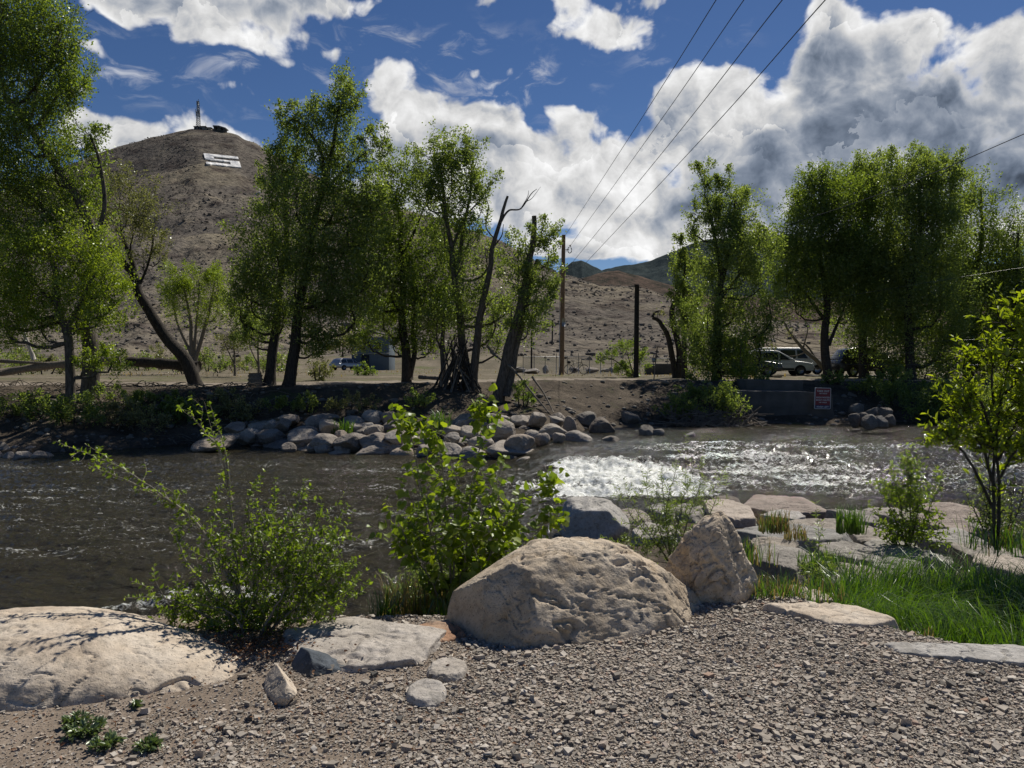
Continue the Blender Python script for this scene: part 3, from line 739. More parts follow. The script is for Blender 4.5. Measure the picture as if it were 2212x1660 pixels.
GS = 'rock slabs stepping down to the water'
slab(1614, 1072, 1776, 1108, -1.0, 'pink_slab', 'long pinkish slab at the water edge behind the pale one', 1, .5, group=GS)
slab(1650, 1099, 1750, 1121, -.88, 'white_slab', 'small almost white slab just below the long pinkish one', 2, .3, group=GS)
slab(1798, 1084, 1890, 1132, -.86, 'pink_slab', 'thick pinkish brown slab left of the tall green shrub', 3, .6, group=GS)
slab(1694, 1117, 1853, 1146, -.80, 'grey_slab', 'thin bluish grey slab between the white slab and the broad grey slab', 4, .3, group=GS)
slab(1622, 1131, 1850, 1168, -.70, 'grey_slab', 'broad flat grey slab with a pale right end behind the grass tuft', 5, .3, group=GS)
slab(1834, 1131, 1924, 1168, -.72, 'grey_slab', 'rough dark grey slab under the tall green shrub', 6, .4, group=GS)
slab(1622, 1160, 1716, 1186, -.60, 'grey_slab', 'small flat grey slab right of the pointed boulder', 7, .3, group=GS)
slab(1640, 1178, 1752, 1229, -.52, 'grey_slab', 'square striped grey slab right beside the pointed boulder', 8, .4, group=GS)
slab(1756, 1164, 1914, 1212, -.55, 'grey_slab', 'wide cracked grey slab in the middle of the stepped slabs', 9, .36, group=GS)
slab(1752, 1205, 1902, 1262, -.46, 'grey_slab', 'thick grey slab with a dark front face, lowest by the tall grass', 10, .55, group=GS)
slab(2020, 1082, 2104, 1117, -.95, 'pink_slab', 'pinkish slab at the water edge beside the dark stemmed tree', 11, .5, group=GS)
slab(1996, 1106, 2104, 1146, -.85, 'pink_slab', 'pale pink slab just right of the tall green shrub', 12, .4, group=GS)
slab(2020, 1142, 2108, 1175, -.74, 'grey_slab', 'grey slab between the shrub and the foot of the dark stemmed tree', 13, .4, group=GS)
slab(2088, 1166, 2212, 1207, -.62, 'grey_slab', 'smooth dark grey boulder like slab below the dark stemmed tree', 14, .5, group=GS)
slab(2128, 1196, 2262, 1246, -.50, 'white_slab', 'pale slab dappled with shade at the right edge above the tall grass', 15, .4, group=GS)
slab(1896, 1168, 2004, 1204, -.60, 'grey_slab', 'flat grey slab between the cracked slab and the tall grass', 27, .4, group=GS)
slab(1902, 1204, 2000, 1244, -.48, 'grey_slab', 'low grey slab at the back edge of the tall grass', 28, .4, group=GS)
slab(1912, 1128, 2020, 1166, -.76, 'grey_slab', 'grey slab just right of the foot of the tall green shrub', 29, .45, group=GS)
slab(2090, 1118, 2200, 1150, -.84, 'grey_slab', 'grey slab behind the stems of the dark twiggy bush', 30, .45, group=GS)
slab(1888, 1092, 2000, 1124, -.93, 'grey_slab', 'grey slab at the water edge behind the tall green shrub', 31, .5, group=GS)
slab(1998, 1185, 2058, 1218, -.6, 'grey_slab', 'small grey slab at the back of the tall grass', 16, .4, group=GS)
slab(1530, 1083, 1624, 1117, -.95, 'white_slab', 'pale slab behind the thin willow and the pointed boulder', 17, .5, group=GS)
slab(1546, 1058, 1600, 1088, -1.0, 'dark_rock', 'dark brown rock standing in the white water edge', 18, .5, name='rock')
slab(1366, 1132, 1464, 1160, -.88, 'white_slab', 'pale slab seen between the willow stems', 19, .4, group=GS)
slab(1676, 1300, 1945, 1346, .03, 'pale_rock', 'long pale slab sunk level into the far edge of the gravel', 20, .16, rot=-.5)
slab(1945, 1392, 2290, 1430, .03, 'white_slab', 'flat pale grey slab between the tall grass and the gravel at the right', 21, .14, rot=-.2)
slab(1704, 1267, 1800, 1296, -.10, 'white_slab', 'narrow pale slab behind the grass tuft at the gravel edge', 22, .25)
slab(620, 1338, 985, 1436, .05, 'white_slab', 'flat grey white slab in front of the shrubs', 23, .16, rot=.1, dome=.1)
slab(846, 1346, 985, 1398, .02, 'red_slab', 'rusty red slab at the left foot of the big tan boulder', 24, .18)
slab(925, 1426, 1006, 1464, .035, 'white_slab', 'pale oval stone half sunk in the gravel below the white slab', 25, .1, name='stone', lo=.9)
slab(880, 1468, 958, 1514, .045, 'white_slab', 'pale round stone half sunk in the gravel, nearest the camera', 26, .12, name='stone', lo=.9)
def chip(seed, dims, loc, yaw, tilt, mt, label, extra=()):
    V, Fc = rock_shape(seed, 6, 7, .5, .9, 40, .03, extra=extra); V = V*np.array(dims); n = V/np.linalg.norm(V, axis=1, keepdims=True)
    V = crags(V, n, .006, 9, seed, (.2, .3, 1), .5)
    R = np.array((Matrix.Rotation(yaw, 3, 'Z')@Matrix.Rotation(tilt, 3, 'Y')).to_3x3()); V = V@R.T+np.array(loc)
    finish_rock('stone', V, Fc, mt, label, 'stone')
chip(52, (.17, .115, .075), (-1.03, 4.12, .02), -.25, .28, 'slate', 'flat dark blue grey slate lying by the pale wedge stone', [(-.7, -.6, .3, .45), (.3, -.1, 1, .5)])
chip(57, (.075, .20, .085), (-1.14, 3.86, .02), .42, .1, 'pale_rock', 'pale wedge shaped stone lying on the dirt', [(-.8, -.1, .6, .5), (.7, .1, .7, .5)])
# grey boulder in the water and the ones beside it
V, Fc = rock_shape(63, 6, 5, .85, 1, 28, .04, extra=[(-.80, -.3, .5, .66), (.72, -.25, .62, .66), (-.12, -.22, .97, .50), (-.2, -.95, .2, .66), (.5, .5, .7, .7), (-.75, -.65, .1, .66)]); V = crags(V*np.array([.60, .55, .56]), V/np.linalg.norm(V, axis=1, keepdims=True), .02, 3, 5, (.3, .2, 1), .5)+np.array([1.34, 12.9, -.93]); finish_rock('boulder', V, Fc, 'pale_grey', 'grey peaked boulder with a dark wet foot standing in the rapid')
for q, (x0, y0, x1, y1, lb) in enumerate([(1328, 1076, 1402, 1126, 'rounded grey boulder just right of the peaked one'), (1398, 1066, 1470, 1110, 'pale grey boulder at the foam behind the thin willow'), (1455, 1068, 1535, 1112, 'grey boulder behind the willow, next to the dark brown rock')]):
    slab(x0, y0, x1, y1, -1.0+.02*q, 'grey_slab', lb, 70+q, .8, name='boulder')

# ------------------------------------------------------------------ loose gravel
M['pebble'] = bpy.data.materials.new('pebble')
def pebble_mat():
    m = M['pebble']; m.use_nodes = True; nt = m.node_tree; bs = nt.nodes['Principled BSDF']
    g = nt.nodes.new('ShaderNodeNewGeometry')
    col = ramp(nt, g.outputs['Random Per Island'], [(0, (.10, .095, .088)), (.08, (.22, .195, .165)), (.4, (.345, .305, .255)), (.6, (.45, .40, .34)), (.8, (.375, .31, .25)), (.93, (.56, .52, .46)), (1, (.33, .22, .16))])
    t = tex(nt, 120, 3, .6, pos(nt, obj=False))
    col = mixc(nt, .5, col, ramp(nt, t.outputs['Fac'], [(.3, (.6, .6, .6)), (.7, (1.2, 1.2, 1.2))]), 'MULTIPLY')
    nt.links.new(col, bs.inputs['Base Color']); bs.inputs['Roughness'].default_value = .9; bs.inputs['Specular IOR Level'].default_value = .2
pebble_mat()
def gravel():
    r = np.random.default_rng(5); D = np.array([[x, y, z] for x in (-.75, .75) for y in (-.75, .75) for z in (-.7, .7)])
    Fc = np.array([[0, 1, 3, 2], [4, 6, 7, 5], [0, 4, 5, 1], [2, 3, 7, 6], [0, 2, 6, 4], [1, 5, 7, 3]])
    n = 1050000
    Y = 2.0+3.9*r.random(n)**1.15; X = (r.random(n)*2-1)*(.76*Y+1.2)
    ye = np.interp(X, NEAR_X, NEAR_E)
    cl = fbm(p2(X, Y, 1.6), 3, 44)
    left = smooth(-X-cl*.9, .2, 1.5)            # bare dirt shows on the left
    keep = (Y < ye+.32) & (r.random(n) < (1-.86*left)*np.clip(.95+cl*.55, .3, 1))
    X, Y = X[keep], Y[keep]; n = len(X)
    S = np.exp(r.normal(size=n)*.62)*.0028*(1+.25*(r.random(n) < .05)*r.random(n)*5)
    S = np.minimum(S, .022)
    Z = H(X, Y)
    sc = r.uniform(.55, 1.25, (n, 3))*S[:, None]; sc[:, 2] *= .85
    yaw = r.random(n)*6.28
    jit = 1+.30*r.normal(size=(n, len(D), 3)).clip(-1.5, 1.5)
    P = D[None]*jit*sc[:, None]
    c, s = np.cos(yaw)[:, None], np.sin(yaw)[:, None]
    tl = r.normal(size=(n, 1))*.35
    x, y, z = P[..., 0], P[..., 1], P[..., 2]
    z2 = z+tl*x*.6
    V = np.stack([x*c-y*s+X[:, None], x*s+y*c+Y[:, None], z2+Z[:, None]+S[:, None]*.35], -1)
    Fa = (Fc[None]+np.arange(n)[:, None, None]*len(D)).reshape(-1, 4)
    b = MB(); b.add(V, Fa); tag(b.build('gravel', M['pebble'], smooth_=False), 'loose grey and tan crushed gravel covering the near bank', 'gravel', kind='stuff')
gravel()

# ------------------------------------------------------------------ leaves, trees and shrubs
T_DIA = (np.array([[0, 0, 0], [.45, .5, .06], [1, 0, 0], [.45, -.5, .06]]), [[0, 1, 2, 3]])
T_OV = (np.array([[0, 0, 0], [.28, .42, .10], [.66, .36, .08], [1, 0, -.08], [.66, -.36, .08], [.28, -.42, .10]]), [[0, 3, 2, 1], [0, 5, 4, 3]])
T_WIL = (np.array([[0, 0, 0], [.35, .5, .03], [1, 0, -.1], [.35, -.5, .03]]), [[0, 1, 2, 3]])
T_HEART = (np.array([[.07, 0, 0], [-.04, .24, .05], [.12, .47, .11], [.42, .48, .10], [.72, .24, .05], [1, 0, -.06], [.72, -.24, .05], [.42, -.48, .10], [.12, -.47, .11], [-.04, -.24, .05]]), [[0, 5, 4, 3, 2, 1], [0, 9, 8, 7, 6, 5]])

def leaves(mb, P, Dv, L, W, tmpl, rng, Nv=None, flop=1.0):
    P = np.asarray(P); n = len(P)
    if n == 0: return
    Dv = Dv/(np.linalg.norm(Dv, axis=1, keepdims=True)+1e-9)
    Nr = rng.normal(size=(n, 3))*flop
    if Nv is not None: Nr = Nr+Nv
    S = np.cross(Dv, Nr); S /= np.linalg.norm(S, axis=1, keepdims=True)+1e-9
    U = np.cross(S, Dv)
    T, Fs = tmpl
    L = np.broadcast_to(L, (n,))[:, None, None]; W = np.broadcast_to(W, (n,))[:, None, None]
    V = P[:, None]+T[None, :, :1]*L*Dv[:, None]+T[None, :, 1:2]*W*S[:, None]+T[None, :, 2:]*L*U[:, None]
    k = len(T); off = np.arange(n)[:, None]*k
    mb.add(V, *[(np.array(f)[None]+off) for f in Fs])

LM = {
 'cotton': leaf_mat('cottonwood_leaf', (.085, .130, .034), (.205, .255, .075), .55, .03, (1.7, 1.75, .5)),
 'cotton2': leaf_mat('cottonwood_leaf_dark', (.100, .145, .052), (.24, .285, .105), .58, .03, (1.7, 1.75, .6)),
 'olive': leaf_mat('olive_leaf', (0.149, 0.151, 0.074), (0.297, 0.294, 0.153), .4, .03, (1.3, 1.4, .6)),
 'lime': leaf_mat('spring_leaf', (0.149, 0.205, 0.033), (0.297, 0.347, 0.071), .5, .03, (1.5, 1.6, .4)),
 'elm': leaf_mat('elm_leaf', (.115, .165, .028), (.24, .30, .055), .52, .03, (1.6, 1.75, .4)),
 'heart': leaf_mat('young_cottonwood_leaf', (.120, .175, .022), (.25, .30, .042), .52, .035, (1.65, 1.75, .35), .4),
 'willow': leaf_mat('willow_leaf', (0.129, 0.188, 0.057), (0.277, 0.329, 0.113), .47, .03, (1.5, 1.6, .5)),
 'near': leaf_mat('near_tree_leaf', (.145, .195, .022), (.30, .35, .045), .52, .03, (1.65, 1.7, .35)),
 'grass': leaf_mat('grass_blade', (.055, .115, .014), (.13, .195, .03), .45, .08, (1.4, 1.6, .4)),
 'dry': leaf_mat('dry_grass_blade', (.20, .16, .065), (.36, .29, .13), .4, .05, (1.2, 1.1, .7)),
 'weed': leaf_mat('weed_leaf', (0.092, 0.139, 0.053), (0.172, 0.218, 0.092), .3, .07, (1.3, 1.4, .6)),
 'litter': leaf_mat('dead_leaf', (.12, .055, .025), (.24, .13, .07), .2, .04, (1.2, 1, .8)),
}
BK = {
 'grey': bark_mat('cottonwood_bark', (.045, .038, .031), (.15, .13, .11)),
 'dark': bark_mat('dark_bark', (.022, .019, .016), (.075, .065, .055)),
 'pale': bark_mat('bleached_wood', (.32, .29, .25), (.5, .47, .42)),
 'twig': bark_mat('twig_bark', (.10, .082, .06), (.22, .19, .15), 3),
 'palet': bark_mat('pale_twig', (.20, .18, .14), (.36, .33, .27), 3),
 'drift': bark_mat('driftwood', (.10, .085, .07), (.24, .21, .175), 2),
}

def tree(name, label, Y, trunks, crowns, leaf='cotton', bark='grey', px=5.4, dens=1.0, cat='tree', group=None, seed=0, upw=.75, spray=.42, twig=True, gap=0.0, dz=.55, base=None, baseY=None):
    """trunks: [(frame points, r_base px, r_top px, depth shift)], crowns: [(cx, cy, rx, ry[, depth shift])] in frame pixels at depth Y"""
    r = np.random.default_rng(seed+1000); s = Y/F
    x0 = trunks[0][0][0][0]
    bp = foot(x0, Y) if base is None else np.array(base)
    e = empty(name, bp, label, cat, group)
    tb, cb = MB(), MB(); T = []
    for (pts, ra, rb, dy) in trunks:
        n = len(pts); P = np.array([at(p[0], p[1], Y+dy*(i/(n-1))) for i, p in enumerate(pts)])
        if pts is trunks[0][0]:
            g = bp.copy(); g[2] -= .25
            if P[0][2] > g[2]: P[0] = [P[0][0], P[0][1], min(P[0][2], g[2])]
        Q = spline(P, max(8, 5*n)); k = len(Q)
        Q = Q+np.stack([fbm(np.stack([np.linspace(0, k/6, k), np.full(k, seed+1.), np.full(k, q*3.)], -1), 2, 3) for q in range(3)], -1)*ra*s*.5
        R = np.linspace(ra, rb, k)*s; R[:2] *= [1.45, 1.15]
        tb.tube(Q-bp, R, 9); T.append((Q, R))
    TQ = np.vstack([q for q, _ in T]); TR = np.concatenate([q for _, q in T])
    L = px*s; W = L*.66
    for c in crowns:
        cx, cy, rx, ry = c[0], c[1], c[2]*1.27, c[3]*1.16; dy = c[4] if len(c) > 4 else r.normal()*.25*rx*s
        den = dens*(c[5] if len(c) > 5 else 1)
        ctr = at(cx, cy, Y+dy); ax = np.array([rx*s, max(min(rx, ry)*s*1.0, dz), ry*s])
        # limb
        low = ctr-[0, 0, ry*s*.75]
        dd = np.linalg.norm((TQ-low)*[1, 1, .8], axis=1)+np.where(TQ[:, 2] > low[2]+.1, 3*ax[2], 0)
        q = TQ[np.argmin(dd)]; rq = TR[np.argmin(dd)]
        if np.linalg.norm(ctr-q) > .15:
            mid = q*.5+low*.5+[0, 0, -.06*np.linalg.norm(low-q)]
            lp = spline([q, mid, low*.6+ctr*.4, ctr+[0, 0, ry*s*.4]], 12)
            lp[1:-1] += r.normal(size=(10, 3))*.02*np.linalg.norm(ctr-q)
            r0 = min(rq*.62, .010*(np.linalg.norm(ctr-q)+ax[2])*2.2+.02)
            tb.tube(lp-bp, np.linspace(r0, r0*.22, 12), 6)
        else: lp = np.array([q, ctr])
        N = int(den*3.05*math.pi*rx*ry/(px*px*.40)); ns = max(9, int(rx*ry/(105)))
        U = r.normal(size=(ns, 3)); U /= np.linalg.norm(U, axis=1, keepdims=True)
        U *= (r.random(ns)**.42)[:, None]
        S0 = ctr+U*ax*.95
        up = np.stack([U[:, 0]*.8+r.normal(size=ns)*.22, U[:, 1]*.8+r.normal(size=ns)*.22, upw+.35*U[:, 2]+r.normal(size=ns)*.2], -1)
        up /= np.linalg.norm(up, axis=1, keepdims=True)
        ln = spray*min(rx, ry)*s*r.uniform(.55, 1.5, ns)
        wgt = r.gamma(2.2, size=ns); wgt /= wgt.sum(); cnt = r.multinomial(N, wgt)
        idx = np.repeat(np.arange(ns), cnt)
        u = r.random(len(idx)); sg = (.20*min(rx, ry)*s*(1.1-u*.75))[:, None]
        P = S0[idx]+up[idx]*(ln[idx]*(u*1.5-.5))[:, None]+r.normal(size=(len(idx), 3))*sg
        Dv = up[idx]*.6+r.normal(size=(len(idx), 3))
        leaves(cb, P-bp, Dv, L*r.uniform(.6, 1.35, len(idx)), W*r.uniform(.6, 1.2, len(idx)), T_DIA, r)
        if twig:
            for i in range(0, ns, 2):
                a = lp[int(r.integers(len(lp)//2, len(lp)))]; bq = S0[i]+up[i]*ln[i]*.9
                tp = spline([a, a*.45+S0[i]*.55-[0, 0, .05*ry*s], bq], 6)
                tb.tube(tp-bp, np.linspace(max(.011, .5*s), max(.005, .22*s), 6), 4, cap=False)
    tb.build('trunk', BK[bark], e)
    if cb.n: cb.build('crown', LM[leaf], e)
    return e

# --- left bank
tree('cottonwood_tree', 'big grey green cottonwood at the left edge with the tallest crown and thick trunk', 30,
  [([(207,835),(196,760),(186,690),(196,600),(205,520),(150,400),(70,290),(10,210)], 19, 5, 0), ([(196,610),(150,560),(110,470),(60,420),(10,400)], 8, 3, .4), ([(200,540),(225,450),(215,350),(195,290)], 6, 2, -.3)],
  [(55,50,95,95),(120,70,52,75),(130,150,48,62),(0,60,80,120),(80,160,70,70),(150,215,36,40),(30,250,85,80),(95,265,55,60),(195,320,36,46,0,.75),(205,300,26,30,0,.8),(120,350,60,62,0,.8),(40,380,90,70,0,.85),(90,440,70,50,0,.8),(175,440,62,60),(60,500,80,50),(-60,200,90,150),(-60,400,90,150)],
  'cotton', 'grey', 5.6, .85, seed=1)
tree('cottonwood_tree', 'bright green cottonwood on the left bank with a slim forked trunk and low crown', 28.5,
  [([(152,832),(146,740),(130,660),(122,590),(100,520)], 11, 4, 0), ([(133,670),(100,640),(70,600)], 5, 2, .3), ([(140,720),(180,640),(210,590)], 5, 2, -.3)],
  [(60,560,95,62),(170,540,75,60),(225,590,55,62),(120,620,90,55),(40,640,75,50),(215,665,55,48),(165,690,60,40,0,.6),(20,700,70,50,0,.8),(90,700,60,40,0,.6),(245,640,30,50,0,.7),(200,770,45,30,0,.8),(240,780,30,26,0,.8),(-60,600,70,110)],
  'lime', 'grey', 5.2, .80, seed=2)
tree('leaning_tree', 'sparse grey green tree whose dark bare trunk leans hard to the left over the bank', 33,
  [([(432,826),(400,775),(366,738),(335,690),(312,645),(292,605),(272,575),(238,530)], 15, 6, 0), ([(292,603),(284,560),(268,520),(262,498)], 8, 2, .2), ([(300,620),(320,570),(330,520),(325,470)], 3, 1, .4)],
  [(280,425,52,46,0,.38),(315,460,42,50,0,.42),(255,395,36,32,0,.45),(330,510,28,40,0,.4),(285,500,44,36,0,.32),(250,470,36,40,0,.4),(310,560,26,34,0,.25),(345,545,18,30,0,.3)],
  'olive', 'dark', 4.6, 1.0, seed=3)
tree('willow_tree', 'round yellow green willow in front of the hill between the leaning tree and tall cottonwoods', 56,
  [([(418,800),(415,740),(410,680),(400,620)], 6, 1.6, 0), ([(418,790),(440,720),(455,660),(465,610)], 5, 1.4, 0), ([(416,770),(385,700),(372,650)], 4, 1.2, 0), ([(418,780),(425,700),(432,610)], 4, 1.2, 0)],
  [(430,598,50,26),(385,615,36,34),(470,615,32,34),(420,640,58,34,0,.6),(375,655,34,34,0,.45),(470,660,34,34,0,.5),(425,685,50,32,0,.35)],
  'lime', 'twig', 3.2, .75, seed=4, upw=1.1, spray=.6)
for q, (x, y, rx, ry, lb) in enumerate([(556, 712, 34, 46, 'small thin pale green tree just left of the twin dark trunks'), (505, 738, 30, 34, 'low pale green tree left of the stump by the path')]):
    tree('young_tree', lb, 44+4*q, [([(x+4, 806), (x+1, 770), (x, y)], 3.2, 1, 0), ([(x+3, 790), (x-16, 750), (x-24, y-10)], 1.6, .7, 0)], [(x, y-16, rx, ry*.6, 0, .6), (x-12, y+8, rx*.9, ry*.6, 0, .5), (x+14, y+6, rx*.7, ry*.6, 0, .5)], 'olive' if q else 'willow', 'twig', 3.6, .8, seed=5+q)
tree('cottonwood_tree', 'tallest central cottonwood with ragged top towering beside the hillside letter', 33.5,
  [([(618,842),(632,770),(640,690),(655,600),(680,480),(705,360),(735,230)], 14, 3, 0), ([(578,838),(590,740),(600,650),(612,540),(620,420),(640,320)], 12, 3, .5), ([(690,430),(740,370),(790,330)], 4, 1.5, .2), ([(700,380),(690,320),(650,270),(615,250)], 4, 1.3, 0)],
  [(737,195,34,52,0,.95),(722,250,40,46,0,.9),(760,205,22,40,0,.7),(675,265,34,50,0,.9),(640,262,30,36,0,.9),(608,252,26,28,0,.9),(690,320,62,50),(640,345,45,46),(588,365,26,50,0,.9),(590,420,34,50),(740,345,46,46,0,.8),(800,300,26,40,0,.85),(826,318,18,34,0,.7),(790,345,40,30,0,.75),(640,430,70,60),(720,430,70,60),(790,420,55,50,0,.9),(590,500,60,62),(670,520,75,62),(750,510,65,62),(560,575,52,60),(640,600,75,62),(720,600,70,62),(545,650,42,46),(610,680,60,46,0,.9),(690,690,60,50),(530,700,24,34,0,.7),(800,480,45,50,0,.7),(760,680,50,50,0,.8),(530,610,36,50,0,.8),(520,670,34,40,0,.8),(545,725,36,30,0,.7),(690,745,60,30,0,.7),(790,590,50,60,0,.8),(800,430,40,50,0,.7)],
  'cotton2', 'dark', 5.4, .92, seed=7)
tree('cottonwood_tree', 'mid green cottonwood with drooping lower crown right of the tallest one', 36.5,
  [([(880,846),(878,770),(872,690),(868,600),(862,500),(855,420)], 12, 3, 0), ([(884,820),(896,760),(893,710),(900,640)], 7, 2, .2), ([(868,560),(900,490),(925,430)], 4, 1, .3)],
  [(868,370,45,50,0,.75),(842,400,45,45,0,.75),(905,420,50,42,0,.55),(820,550,46,60,0,.9),(880,560,70,60),(850,620,80,56),(920,610,55,60),(830,685,70,46),(900,690,70,46),(950,660,45,56),(790,630,40,46,0,.8),(870,470,60,46,0,.6),(970,570,34,46,0,.8),(800,740,40,26,0,.6),(830,470,46,50,0,.8),(940,510,46,50,0,.7),(930,740,46,34,0,.7),(850,740,40,26,0,.6),(800,540,40,60,0,.7)],
  'cotton', 'dark', 5.2, .85, seed=8)
tree('cottonwood_tree', 'airy cottonwood with pale bare limbs and paired tops left of the dead snag', 35,
  [([(1008,848),(1000,760),(992,690),(985,600),(975,520),(960,440),(950,370)], 11, 2.5, 0), ([(985,600),(1000,500),(1015,420),(1022,350)], 5, 1.5, .2), ([(978,530),(1005,470),(1040,430)], 3.5, 1, -.2), ([(960,846),(955,760),(958,690),(968,640)], 7, 3, .8)],
  [(945,335,48,46),(985,330,34,40),(1020,340,26,44),(930,385,50,40),(975,390,50,46,0,.9),(1025,395,34,46),(1040,440,26,40,0,.9),(955,440,50,36,0,.7),(1000,450,40,40,0,.8),(1015,500,38,40,0,.8),(925,430,36,34,0,.6),(1000,600,40,50,0,.55),(1045,640,40,50,0,.8),(1065,700,36,46,0,.7),(1000,680,50,50,0,.7),(945,700,40,50,0,.7),(960,500,46,46,0,.6),(1050,560,30,50,0,.6),(1000,540,50,40,0,.6),(1090,660,30,40,0,.6),(1075,740,30,36,0,.6)],
  'cotton2', 'grey', 5.2, .82, seed=9)
tree('dead_tree', 'bare dead snag with a curving twiggy limb rising over its green neighbours', 34.5,
  [([(1018,848),(1030,760),(1040,690),(1052,600),(1066,530),(1085,470),(1097,428)], 10, 2.6, 0), ([(1082,478),(1100,455),(1125,452),(1146,420),(1160,408)], 2.6, .5, .2), ([(1125,452),(1140,425),(1142,412)], 1, .35, .2), ([(1070,520),(1050,490),(1056,450),(1048,425)], 1.6, .4, -.2), ([(1137,436),(1150,428),(1168,404)], .9, .3, .1), ([(1062,540),(1084,510),(1088,485)], 2, .6, 0), ([(1036,700),(1052,660),(1075,640)], 3, 1, 0)],
  [], 'cotton', 'grey', 5, 1, seed=10)
tree('cottonwood_tree', 'broken topped cottonwood with two leaning trunks, nearest the utility pole', 33,
  [([(1076,866),(1098,770),(1118,690),(1136,610),(1148,540),(1152,470)], 13, 5, 0), ([(1098,860),(1112,770),(1130,690),(1146,620),(1160,560)], 11, 4, .5)],
  [(1170,500,32,30),(1135,520,30,34,0,.7),(1185,545,24,36),(1120,560,34,36,0,.9),(1170,590,34,40),(1120,610,34,44,0,.7),(1160,650,36,44),(1140,700,40,40,0,.8),(1185,620,20,34,0,.8),(1105,680,26,40,0,.6)],
  'cotton2', 'grey', 5.0, .9, seed=11)
# --- right bank
tree('shrub', 'low yellowish bush growing round the foot of the dark post', 46,
  [([(1372,812),(1360,780),(1350,750)], 2, .7, 0), ([(1366,812),(1330,780),(1300,772)], 1.6, .6, 0), ([(1372,812),(1385,770)], 1.5, .6, 0)],
  [(1345,745,22,24,0,.6),(1325,772,26,16,0,.7),(1370,775,30,26,0,.8),(1360,802,34,22,0,.9),(1302,778,16,9,0,.6)], 'willow', 'twig', 3.4, .9, cat='shrub', seed=12)
tree('cottonwood_tree', 'twin topped green cottonwood standing first to the right of the dark post', 39.8,
  [([(1546,846),(1548,760),(1550,690),(1553,600),(1548,520),(1530,440)], 12, 2.6, 0), ([(1551,640),(1570,560),(1582,480),(1586,420)], 6, 1.6, .2), ([(1552,650),(1600,590),(1640,550)], 4, 1.2, .3)],
  [(1522,385,22,34),(1528,430,32,44),(1576,400,24,32),(1590,445,42,44),(1545,480,44,44),(1605,490,44,44),(1560,540,56,46,0,.9),(1625,530,36,40,0,.9),(1655,535,26,36,0,.8),(1605,590,40,34,0,.7),(1540,600,40,40,0,.8),(1530,690,50,50,0,.9),(1585,660,50,50,0,.8),(1560,740,60,46),(1610,720,46,46,0,.7),(1550,800,62,34),(1520,760,40,40),(1640,600,36,50,0,.8),(1660,680,36,56,0,.7),(1500,480,20,40,0,.6),(1640,760,34,50,0,.7),(1600,540,50,50)],
  'cotton2', 'dark', 4.8, .95, seed=13)
tree('juniper_tree', 'dark narrow pointed tree at the left side of the twin topped cottonwood', 43,
  [([(1482,838),(1480,740),(1478,640),(1480,540)], 7, 1.5, 0)],
  [(1470,545,20,36),(1492,540,16,34),(1480,590,32,36),(1465,625,26,36),(1495,640,28,40),(1475,680,36,36),(1500,720,36,40,0,.9)], 'cotton2', 'dark', 4.4, 1.1, seed=14, upw=1.3)
tree('shrub', 'bright yellow green bush at the bank edge left of the parked cars', 38.5,
  [([(1600,838),(1602,790),(1600,750)], 3, 1, 0)], [(1600,760,20,26),(1606,790,17,26),(1598,818,22,20),(1585,745,16,20,0,.7)], 'lime', 'twig', 4.4, .95, cat='shrub', seed=15)
tree('pollard_tree', 'bare cut back tree with two crooked trunks right of the dark post', 44,
  [([(1464,832),(1452,770),(1440,725),(1425,695),(1408,684)], 7, 4, 0), ([(1466,830),(1468,760),(1452,700),(1452,660),(1460,645)], 8, 4.5, .2), ([(1410,686),(1415,675),(1428,672)], 3, 1, 0)], [(1420,680,12,9,0,.3)], 'olive', 'dark', 3.6, 1, seed=16)
def mass(label, Y, base, top, cr, leaf, seed, dens=1.02, bark='dark', ra=11, extra=()):
    cr = [(c[0], c[1], c[2]*1.36, c[3]*1.14, *c[4:]) for c in cr]; Y = Y-5.5
    tree('cottonwood_tree', label, Y, [([(base, 832), (base-3, 740), (base-4, 640), (top[0], (640+top[1])//2), top], ra, 2, 0)]+list(extra), cr, leaf, bark, 4.7, dens, seed=seed, group=None, upw=.95)
mass('broad cottonwood behind the parked white car with forked dark trunk', 49, 1789, (1775, 440), [(1735,470,34,50),(1775,430,38,46),(1805,410,36,44),(1720,530,40,46),(1775,500,50,50),(1825,470,40,56),(1740,590,50,46,0,.85),(1800,580,50,56,0,.9),(1720,650,40,40,0,.6),(1835,560,34,60),(1790,650,50,40,0,.55),(1840,650,40,50,0,.8),(1700,600,30,60,0,.7),(1745,420,26,34,0,.8),(1830,560,40,60)], 'cotton', 20, extra=[([(1788,700),(1760,660),(1725,620)], 5, 1.5, 0), ([(1789,745),(1815,690),(1830,640)], 4, 1.5, .3)])
mass('tall cottonwood with a rounded top second in the right hand row', 51, 1868, (1872, 390), [(1850,385,34,36),(1890,375,30,34),(1860,430,40,40),(1900,430,40,46),(1870,490,46,46),(1915,500,34,50),(1875,560,50,50),(1910,590,40,50),(1880,640,50,50),(1870,720,50,50,0,.8),(1915,690,40,56)], 'cotton2', 21)
mass('tallest cottonwood of the right hand row with a broad flat top', 48, 1968, (1985, 380), [(1950,370,34,34),(1990,365,36,34),(2030,370,34,36),(1955,420,40,44),(2005,420,46,46),(2050,420,32,50),(1970,490,50,50),(2030,490,46,50),(1955,560,46,56),(2015,570,52,56),(1965,640,50,56),(2030,650,50,56),(1970,730,60,50),(2035,730,56,50),(2000,790,60,34)], 'cotton2', 22)
